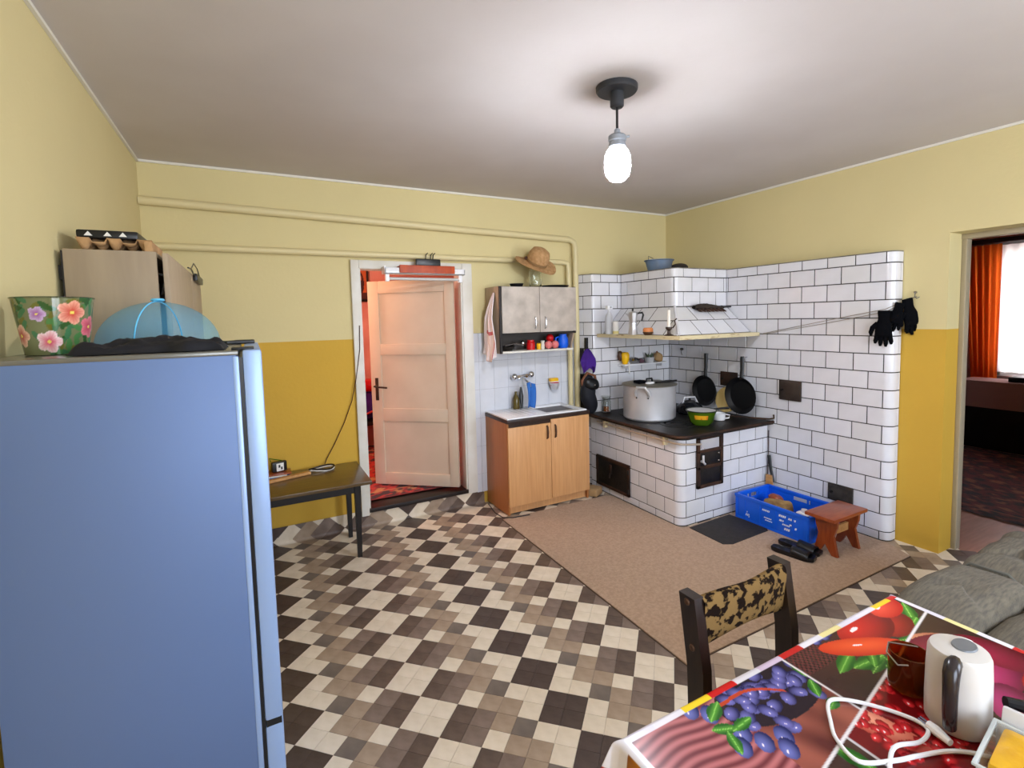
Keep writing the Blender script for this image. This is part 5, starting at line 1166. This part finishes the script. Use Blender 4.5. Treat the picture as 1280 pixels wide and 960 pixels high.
# ------------------------------------------------------------------ dining table with printed oilcloth
TX0, TX1, TY0, TY1, TT = -3.285, -2.19, -3.96, -3.245, .722
t = thing('dining_table', 'dining table under the fruit print oilcloth in the foreground', 'table', (-2.74, -3.6, 0))
obj('tabletop', MB().box(TX0, TX1, TY0, TY1, TT-.026, TT, .004), M['dkwood'], t)
for x in (TX0+.06, TX1-.06):
    for y in (TY0+.06, TY1-.06): obj('leg', MB().box(x-.025, x+.025, y-.025, y+.025, .0008, TT-.026, .003), M['dkwood'], t)
def oilcloth():
    ov = .16; x0, x1, y0, y1 = TX0-ov, TX1+ov, TY0-.02, TY1+ov; st = .0024; rr = .014; zt = TT+.002
    nx, ny = int((x1-x0)/st), int((y1-y0)/st); X, Y = np.meshgrid(np.linspace(x0, x1, nx), np.linspace(y0, y1, ny))
    def bend(d):                                   # overhang distance -> (run, drop) round the table edge
        a = np.clip(d/rr, 0, math.pi/2); run = rr*np.sin(a); drop = rr*(1-np.cos(a)); ex = np.clip(d-rr*math.pi/2, 0, None)
        return run+ex*.06, drop+ex*.998
    lx0, lx1, ly1 = TX0+.004, TX1-.004, TY1-.004
    dl, dr, df = np.clip(lx0-X, 0, None), np.clip(X-lx1, 0, None), np.clip(Y-ly1, 0, None)
    r1, z1 = bend(dl); r2, z2 = bend(dr); r3, z3 = bend(df)
    wave = .006*np.sin(X*23)*np.clip(df/.1, 0, 1); wave2 = .01*np.sin(Y*19)*np.clip((dl+dr)/.1, 0, 1)
    PX = np.clip(X, lx0, lx1)-r1+r2-wave2; PY = np.minimum(Y, ly1)+r3+wave; corner = np.minimum(np.maximum(dl, dr), df)
    PZ = zt-np.maximum(np.maximum(z1, z2), z3)+.0006*np.sin(X*9+Y*5)*np.sin(Y*11)*(dl+dr+df == 0)
    PX += np.where(dl > 0, -.25, .25)*corner*(df > 0)*((dl+dr) > 0); PY += .25*corner
    # ---- the print, flat ink only
    C = np.zeros((ny, nx, 3)); rs = np.random.RandomState(11)
    lowf = lambda a, b, s: np.sin(X*a+s)*np.sin(Y*b+s*2)+.5*np.sin(X*a*2.3+Y*b*1.7+s)
    L1 = -3.342-.2*(-2.2-X)                    # white rule between the two rows of pictures
    row1 = Y > L1; c1 = X > -2.765
    def put(m, c): C[m] = lin(c)
    def shade(m, k, ca, cb): C[m] = (lin(ca)*(1-k[..., None])+lin(cb)*k[..., None])[m]
    def ell(cx, cy, a, b, rot, ca, cb, reg, hx=-.3, hy=.3, hl=.16):
        d, e = X-cx, Y-cy; u = (d*math.cos(rot)+e*math.sin(rot))/a; v = (-d*math.sin(rot)+e*math.cos(rot))/b; q = u*u+v*v
        m = (q < 1) & reg; k = np.clip(np.sqrt((u-hx)**2+(v-hy)**2)/1.25, 0, 1); shade(m, k, ca, cb)
        if hl: put(((u-hx)**2+(v-hy)**2*2.5 < hl**2) & m, (.96, .9, .9))
    def leaf(cx, cy, a, b, rot, reg, ca=(.35, .62, .2), cb=(.13, .36, .1)):
        d, e = X-cx, Y-cy; u = (d*math.cos(rot)+e*math.sin(rot))/a; v = (-d*math.sin(rot)+e*math.cos(rot))/b
        m = (np.abs(u) < 1) & (np.abs(v) < (1-u*u)) & reg; shade(m, np.clip(np.abs(v)*1.6, 0, 1), ca, cb); put(m & (np.abs(v) < .06), (.55, .78, .35))
    put(X > -99, (.27, .17, .15))
    # picture: peppers, apples and a tomato
    R1 = row1 & c1
    shade(R1, np.clip(.5+.4*lowf(9, 14, 0), 0, 1), (.30, .16, .14), (.19, .12, .11)); wick = R1 & (X < -2.62) & (Y > -3.33); shade(wick, (np.sin(X*420)*np.sin(Y*420) > 0)*1., (.36, .18, .17), (.25, .11, .11))
    for k in range(16): leaf(-2.6+.36*rs.rand(), -3.36+.05*rs.rand()-.05, .045, .014, rs.rand()*3, R1, (.28, .5, .18), (.12, .3, .1))
    for a in ((-2.63, -3.345, .06, .02, .3), (-2.58, -3.375, .06, .02, -.1), (-2.54, -3.36, .06, .018, .6), (-2.25, -3.315, .05, .022, .7), (-2.3, -3.35, .04, .02, .2)): leaf(*a, R1)
    ell(-2.35, -3.325, .075, .045, .2, (.72, .16, .13), (.42, .05, .06), R1)
    ell(-2.44, -3.295, .115, .058, .1, (.84, .15, .12), (.42, .04, .06), R1)
    ell(-2.53, -3.335, .125, .036, -.42, (.95, .36, .16), (.74, .13, .08), R1, -.1, .2, .12)
    ell(-2.285, -3.27, .068, .04, .1, (.93, .3, .2), (.72, .1, .07), R1)
    for k in range(4): ell(-2.62+.02*k, -3.262+.006*(k % 2), .014, .01, 0, (.5, .5, .8), (.12, .12, .3), R1)
    # picture: plums
    R2 = row1 & ~c1
    shade(R2, np.clip(.5+.5*np.sin(Y*260+np.sin(X*30)*2), 0, 1), (.72, .42, .42), (.42, .18, .2)); shade(R2 & (X > -3.02), np.clip(.5+.4*lowf(30, 20, 1), 0, 1), (.62, .34, .27), (.35, .15, .13))
    dark = ((X+2.89)/.16)**2+((Y+3.31)/.085)**2 < 1; put(R2 & dark, (.13, .08, .12))
    br = np.abs(Y+3.30+.35*(X+2.95)+.02*np.sin(X*22)) < .0045; 
    for k in range(80):
        x, y = -2.89+.16*rs.randn()*.75, -3.315+.06*rs.randn(); 
        if ((x+2.88)/.165)**2+((y+3.32)/.1)**2 < 1: ell(x, y, .022, .0165, rs.rand()*3, (.47, .46, .74), (.11, .1, .27), R2, hl=.12)
    for x, y in ((-3.05, -3.36), (-3.03, -3.4), (-3.08, -3.385), (-2.98, -3.41), (-3.0, -3.435), (-3.1, -3.26), (-3.07, -3.29)): ell(x, y, .027, .02, 1, (.45, .47, .74), (.1, .12, .32), R2)
    put(R2 & br & (X > -3.06) & (X < -2.86), (.72, .25, .12))
    for a in ((-3.055, -3.29, .035, .017, .5), (-3.075, -3.335, .03, .016, -.4), (-3.03, -3.345, .034, .014, .1), (-3.085, -3.37, .03, .014, 1.2), (-3.04, -3.25, .02, .01, 0), (-2.79, -3.36, .03, .014, .9), (-2.8, -3.41, .026, .014, .3), (-2.765, -3.3, .03, .01, 1.4)): leaf(*a, R2)
    # lower row
    R3 = ~row1
    P3 = R3 & (X > -2.60)
    shade(P3, np.clip(.5+.4*lowf(12, 10, 2), 0, 1), (.26, .15, .13), (.2, .11, .1)); ell(-2.37, -3.43, .10, .055, -.3, (.85, .6, .45), (.6, .3, .22), P3, hl=0); ell(-2.36, -3.46, .125, .07, -.3, (.5, .08, .2), (.28, .04, .1), P3, hl=0)
    ell(-2.36, -3.56, .1, .05, .2, (.75, .2, .42), (.38, .05, .17), P3); ell(-2.27, -3.52, .06, .09, .2, (.62, .12, .25), (.35, .05, .1), P3); ell(-2.29, -3.66, .11, .07, 0, (.8, .12, .1), (.45, .04, .05), P3); ell(-2.46, -3.62, .08, .05, .5, (.8, .25, .5), (.4, .06, .2), P3)
    P4 = R3 & (X <= -2.60) & (X > -2.87)
    put(P4, (.42, .05, .06)); ell(-2.78, -3.5, .09, .035, -1.3, (.93, .62, .5), (.7, .25, .2), P4, hl=0)
    for k in range(170):
        x, y = -2.865+.265*rs.rand(), -3.4-.4*rs.rand()
        if x+2.87 > .05+.35*abs(y+3.5)*0: ell(x, y, .015, .011, rs.rand()*3, (.93, .2, .22), (.5, .02, .05), P4, hl=.2)
    P5 = R3 & (X <= -2.87)
    shade(P5, np.clip(.5+.5*lowf(14, 12, 4), 0, 1), (.3, .2, .16), (.18, .1, .09)); 
    for k in range(14): leaf(-3.25+.36*rs.rand(), -3.5-.4*rs.rand(), .05, .02, rs.rand()*3, P5)
    for k in range(9): ell(-3.25+.36*rs.rand(), -3.55-.4*rs.rand(), .05, .035, 0, (.85, .5, .2), (.5, .2, .1), P5)
    # white rules and the striped hem
    def rule(d, wd, reg, c):
        al = (np.clip((wd-np.abs(d))/st+.5, 0, 1)*reg)[..., None]; C[:] = C*(1-al)+lin(c)*al
    rule(X+2.765, .003, row1, (.86, .83, .82)); rule(X+2.60, .003, R3, (.8, .78, .78)); rule(X+2.87, .003, R3, (.8, .78, .78)); rule(Y-L1, .0034, True, (.88, .85, .84))
    hem = [(.88, .86, .88), (.93, .80, .12), (.78, .09, .08), (.86, .84, .86), (.8, .72, .8), (.75, .12, .12), (.9, .88, .9), (.92, .86, .6), (.86, .84, .88)]
    seg = np.floor((X+4)*11.3+1.7*np.floor((Y+4)*17)*(np.maximum(dl, dr) > 0)).astype(int) % len(hem); H_ = lin(np.array(hem))
    hm = (Y > TY1-.016) | (X > TX1-.02); C[hm] = H_[seg][hm]; segy = np.floor((Y+4)*13).astype(int) % len(hem); hx = (X > TX1-.02) & (Y <= TY1-.016); C[hx] = H_[segy][hx]
    lw = X < TX0+.012; put(lw, (.9, .89, .92)); amb = (X < TX0-.01) & (Y < TY1-.03); shade(amb, np.clip(.5+.5*np.sin(Y*30+X*12), 0, 1), (.78, .5, .1), (.35, .16, .06)); put((X < TX0-.07) & (Y > TY1-.08), (.7, .1, .1))
    vs = np.stack([PX, PY, PZ], -1).reshape(-1, 3); idx = np.arange(nx*ny).reshape(ny, nx)
    fs = np.stack([idx[:-1, :-1], idx[:-1, 1:], idx[1:, 1:], idx[1:, :-1]], -1).reshape(-1, 4)
    me = bpy.data.meshes.new('oilcloth'); org = np.array((-2.74, -3.6, TT)); me.vertices.add(len(vs)); me.vertices.foreach_set('co', (vs-org).astype(np.float32).ravel())
    me.loops.add(fs.size); me.loops.foreach_set('vertex_index', fs.astype(np.int32).ravel()); me.polygons.add(len(fs)); me.polygons.foreach_set('loop_start', np.arange(0, fs.size, 4, dtype=np.int32)); me.polygons.foreach_set('use_smooth', [True]*len(fs)); me.update(calc_edges=True)
    me.materials.append(mat('printed oilcloth', '#ffffff', .2, spec=.5, attr='Col', bump=.02, scale=10, bscale=25)); o = bpy.data.objects.new('oilcloth', me); COL.objects.link(o); o.location = org; WL[o] = Vector(org)
    vcol(o, C.reshape(-1, 3)); tag(o, 'glossy oilcloth printed with fruit pictures over the dining table', 'tablecloth')
oilcloth()
KZ = TT+.0035
def table_things():
    kx, ky = -2.628, -3.577; z = KZ
    t = thing('electric_kettle', 'white electric kettle with dark handle on the fruit oilcloth', 'kettle', (kx, ky, z))
    wk = mat('white plastic', '#cbc5bd', .28)
    rot = Matrix.Rotation(R(-20), 3, 'Z')
    obj('body', MB().lathe([(.001, z), (.052, z), (.0565, z+.006), (.0575, z+.05), (.0565, z+.12), (.0545, z+.162), (.051, z+.17), (.036, z+.173), (.001, z+.174)], 40, (kx, ky, 0)), wk, t, ang=50)
    obj('lid_window', MB().lathe([(.028, z+.1735), (.026, z+.1765), (.001, z+.177)], 28, (kx+.012, ky-.004, 0), sc=(1, .78)), mat('grey lid inset', '#6d6f72', .35), t)
    d = Vector((-.95, -.2, 0)).normalized(); e = Vector((-d.y, d.x, 0)); c = Vector((kx, ky, 0)); b = MB()
    P = [c+d*.046+Vector((0, 0, z+.160)), c+d*.067+Vector((0, 0, z+.164)), c+d*.081+Vector((0, 0, z+.152)), c+d*.085+Vector((0, 0, z+.115)), c+d*.083+Vector((0, 0, z+.07)), c+d*.077+Vector((0, 0, z+.035)), c+d*.06+Vector((0, 0, z+.025))]
    obj('handle', b.tube(P, [.014, .015, .015, .0135, .013, .012, .01], 12), mat('dark kettle handle', '#2b2322', .25), t, ang=60)
    obj('spout', MB().tube([c-d*.044+Vector((0, 0, z+.13)), c-d*.068+Vector((0, 0, z+.16))], [.024, .014], 12), wk, t)
    # amber glass
    x, y = -2.60, -3.472
    t = thing('amber_glass', 'brown amber glass mug half hidden behind the white kettle', 'glass', (x, y, z))
    obj('body', MB().lathe([(.001, z), (.036, z), (.041, z+.006), (.042, z+.09), (.039, z+.09), (.038, z+.01), (.001, z+.008)], 28, (x, y, 0)), M['amber'], t)
    obj('drink', MB().lathe([(.001, z+.009), (.0372, z+.011), (.038, z+.045), (.001, z+.046)], 24, (x, y, 0)), mat('brown tea', '#4d1f0a', .1, trans=.3), t)
    obj('wire', MB().tube([(x+.04, y, z+.088), (x-.01, y+.04, z+.094), (x-.06, y+.02, z+.098), (x-.075, y-.01, z+.09), (x-.05, y-.02, z+.086)], .0018, 6), M['steel'], t)
    # dark handled pan right of the kettle
    t = thing('small_pan', 'small steel pan with dark handle right of the kettle', 'pan', (-2.50, -3.69, z))
    obj('bowl', MB().lathe([(.001, z), (.05, z), (.06, z+.035), (.056, z+.035), (.046, z+.006), (.001, z+.005)], 24, (-2.46, -3.735, 0)), M['steel'], t)
    obj('handle', MB().tube([(-2.492, -3.687, z+.04), (-2.52, -3.655, z+.046), (-2.545, -3.63, z+.05)], [.01, .013, .012], 10), M['black'], t)
    # clear tub with yellow block, white plastic things behind
    x0, x1, y0, y1 = -2.815, -2.66, -3.80, -3.665
    rot = Matrix.Rotation(R(8), 3, 'Z'); pv = (-2.73, -3.72, 0)
    t = thing('plastic_tub', 'clear plastic tub at the right front of the table', 'tub', (-2.73, -3.72, z)); b = MB(); w_ = .002; h = .075
    b.box(x0, x1, y0, y1, z, z+w_, 0, rot, pv)
    for q in ((x0, x0+w_, y0, y1), (x1-w_, x1, y0, y1), (x0, x1, y0, y0+w_), (x0, x1, y1-w_, y1)): b.box(*q, z+w_, z+h, 0, rot, pv)
    obj('wall', b, mat('clear plastic', '#e8ecea', .12, alpha=.35), t, smooth=False)
    b = MB(); r_ = .006
    for q in ((x0-r_, x0+.001, y0-r_, y1+r_), (x1-.001, x1+r_, y0-r_, y1+r_), (x0, x1, y0-r_, y0+.001), (x0, x1, y1-.001, y1+r_)): b.box(*q, z+h, z+h+.005, .002, rot, pv)
    obj('rim', b, mat('clear rim', '#dfe3df', .15, alpha=.6), t)
    tag(obj('yellow_block', MB().box(x0+.01, x1-.012, y0+.01, y1-.012, z+.004, z+.085, .012, rot, pv), mat('yellow wrapper', '#e2ad25', .3, col2='#c98d14', scale=14, bump=.2)), 'yellow wrapped block inside the clear plastic tub', 'block')
    rot2 = Matrix.Rotation(R(-28), 3, 'Z')
    t = thing('power_strip', 'white plastic power strip with plugs behind the clear tub', 'power strip', (-2.57, -3.72, z))
    obj('body', MB().box(-2.62, -2.51, -3.80, -3.69, z, z+.06, .012, rot2), M['white'], t)
    for k, (x, y) in enumerate(((-2.585, -3.72), (-2.55, -3.755), (-2.60, -3.76))): obj('plug', MB().lathe([(.022, z+.06), (.022, z+.082), (.014, z+.094), (.001, z+.095)], 16, (x, y, 0)), wk, t)
    obj('hole', MB().cyl((-2.56, -3.715, z+.06), (-2.56, -3.715, z+.0612), .012, 12), M['black'], t)
    tag(obj('white_lid', MB().box(-2.645, -2.632, -3.80, -3.655, z+.002, z+.10, .005, Matrix.Rotation(R(8), 3, 'Y') @ Matrix.Rotation(R(8), 3, 'Z')), mat('milky lid', '#d9d7d6', .25)), 'milky plastic lid leaning between tub and power strip', 'sheet')  # an opened plastic lid, built as a loose piece
    # white cable with plug
    r_ = .0042; zc = z+r_
    P = [(-2.63, -3.72, zc), (-2.69, -3.64, zc), (-2.735, -3.605, zc), (-2.80, -3.58, zc), (-2.86, -3.565, zc+.006), (-2.92, -3.53, zc+.004), (-2.90, -3.475, zc), (-2.862, -3.44, zc), (-2.82, -3.41, zc), (-2.79, -3.41, zc), (-2.755, -3.44, zc), (-2.72, -3.49, zc), (-2.702, -3.535, zc), (-2.712, -3.56, zc), (-2.76, -3.565, zc), (-2.83, -3.55, zc+.008), (-2.90, -3.575, zc+.004), (-2.95, -3.60, zc)]
    S = []; n = len(P)
    for i in range(n-1):
        p0, p1, p2, p3 = (Vector(P[max(0, i-1)]), Vector(P[i]), Vector(P[i+1]), Vector(P[min(n-1, i+2)]))
        for k in range(6):
            u = k/6; S.append(.5*((2*p1)+(p2-p0)*u+(2*p0-5*p1+4*p2-p3)*u*u+(3*p1-p0-3*p2+p3)*u**3))
    S.append(Vector(P[-1]))
    t = thing('white_cable', 'white cable with plug looped on the fruit oilcloth', 'cable', (-2.8, -3.5, z))
    obj('cord', MB().tube(S, r_, 8), M['white'], t)
    obj('plug', MB().tube([(-2.715, -3.60, zc+.005), (-2.705, -3.572, zc+.006), (-2.70, -3.555, zc+.006)], [.007, .011, .009], 10), M['white'], t)
    for dx in (-.004, .004): obj('pin', MB().cyl((-2.70+dx, -3.556, zc+.006), (-2.694+dx, -3.536, zc+.006), .002, 6), M['steel'], t)
table_things()

# ------------------------------------------------------------------ chair tucked under the table
def chair():
    t = thing('dining_chair', 'dark framed chair with patterned padded back at the table', 'chair', (-2.63, -3.15, 0)); dk = mat('dark stained chair wood', '#2a1c15', .35, col2='#1d130e', scale=6, stretch=(8, 8, 1))
    cm = mat('brown patterned velour', '#7d623a', .9, col2='#1a100a', scale=30, detail=5, mix=(.49, .54), stretch=(1, 1.6, 1), bump=.15, bscale=120, spec=.1)
    for x in (-2.84, -2.435):
        b = MB(); P = [(.0008, -3.0), (.25, -3.03), (.45, -3.055), (.6, -3.05), (.808, -3.018)]; hw = .018
        for i in range(len(P)-1):
            (z0, y0), (z1, y1) = P[i], P[i+1]; d0 = .03 if z0 < .7 else .022
            b.add([(x-hw, y0-d0, z0), (x+hw, y0-d0, z0), (x+hw, y0+d0, z0), (x-hw, y0+d0, z0), (x-hw, y1-d0, z1), (x+hw, y1-d0, z1), (x+hw, y1+d0, z1), (x-hw, y1+d0, z1)], [(0, 1, 2, 3), (7, 6, 5, 4), (0, 4, 5, 1), (1, 5, 6, 2), (2, 6, 7, 3), (3, 7, 4, 0)])
        obj('post', b, dk, t, smooth=False)
        sg = -1 if x < -2.6 else 1
        for z, y in ((.79, -3.02), (.66, -3.04)): obj('screw', MB().lathe([(.001, 0), (.011, 0), (.008, .004), (.001, .005)], 12, (x+sg*hw, y, z), Matrix.Rotation(R(90*sg), 3, 'Y')), M['brown'], t)
    b = MB()
    def fn(u, v):
        a = 2*math.pi*v; x = -2.825+.375*u; s_ = math.sin(a); c_ = math.cos(a)
        hz = .083+.0*u; bulge = .008*math.sin(u*9)*max(0, c_); arch = .034*math.sin(math.pi*u)
        yy = -3.032+.022*math.copysign(abs(s_)**.7, s_)-.018*math.sin(math.pi*u); zz = .722+hz*math.copysign(abs(c_)**.45, c_)+arch*(1 if c_ < 0 else .15)
        return (x, yy-.1*(zz-.722), zz+bulge*.4)
    b.grid(fn, 26, 25); obj('backrest', b, cm, t, ang=70)
    obj('seat', MB().box(-2.85, -2.427, -3.47, -3.075, .425, .475, .018), cm, t)
    obj('seat_frame', MB().box(-2.845, -2.432, -3.46, -3.07, .385, .424, .003), dk, t)
    for x in (-2.835, -2.442): obj('leg', MB().box(x-.017, x+.017, -3.46, -3.42, .0008, .385, .003), dk, t)
    for x in (-2.84, -2.435): obj('rail', MB().box(x-.009, x+.009, -3.43, -3.06, .2, .23, .002), dk, t)
chair()

# ------------------------------------------------------------------ sofa
def sofa():
    t = thing('sofa', 'grey green upholstered sofa with puffy cushions beyond the table', 'sofa', (-1.3, -3.4, 0))
    obj('base', MB().box(-1.95, -.5, -3.93, -3.04, .05, .3, .03), M['sofa'], t)
    for x in (-1.9, -.55):
        for y in (-3.86, -3.1): obj('foot', MB().cyl((x, y, .0008), (x, y, .06), .025, 10), M['dkwood'], t)
    def cushion(name, cx, cy, cz, rx, ry, rz_, e, seed, ridges=True):
        n, m_ = 56, 34; vs = []; fs = []
        def pw(q, p): return math.copysign(abs(q)**p, q)
        for j in range(m_+1):
            th = -math.pi/2+math.pi*j/m_
            for k in range(n):
                ph = 2*math.pi*k/n; X = pw(math.cos(th), .5)*pw(math.cos(ph), e)*rx; Y = pw(math.cos(th), .5)*pw(math.sin(ph), e)*ry; Z = pw(math.sin(th), .62)*rz_
                w1 = noise.noise(Vector((X*3+seed, Y*4, Z*3)))*.016; wr = 0
                if ridges: q = X*17+2.2*noise.noise(Vector((X*2, Y*5+seed, 0)))+seed; wr = -.03*max(0, math.sin(q))**8*(Z > 0)
                k2 = 1+(w1+wr)/max(.08, math.sqrt(X*X+Y*Y+Z*Z)); vs.append((cx+X*k2, cy+Y*k2, cz+Z*k2))
        for j in range(m_):
            for k in range(n): fs.append((j*n+k, j*n+(k+1) % n, (j+1)*n+(k+1) % n, (j+1)*n+k))
        obj(name, MB().add(vs, fs), M['sofa'], t, ang=180)
    for k, (a, c) in enumerate(((-1.97, -1.735), (-1.745, -1.14), (-1.15, -.50))):
        cushion('cushion', (a+c)/2, -3.15, .385, (c-a)/2+.012, .14, .12, .35, k*2.3)
        cushion('cushion', (a+c)/2, -3.60, .37, (c-a)/2+.008, .325, .105, .35, k*1.7+5)
    for k, xs in enumerate((-1.74, -1.145)):
        obj('piping', MB().tube([(xs, -3.02, .42), (xs, -3.07, .48), (xs, -3.2, .485), (xs, -3.27, .43)], .006, 6), M['sofad'], t)
sofa()
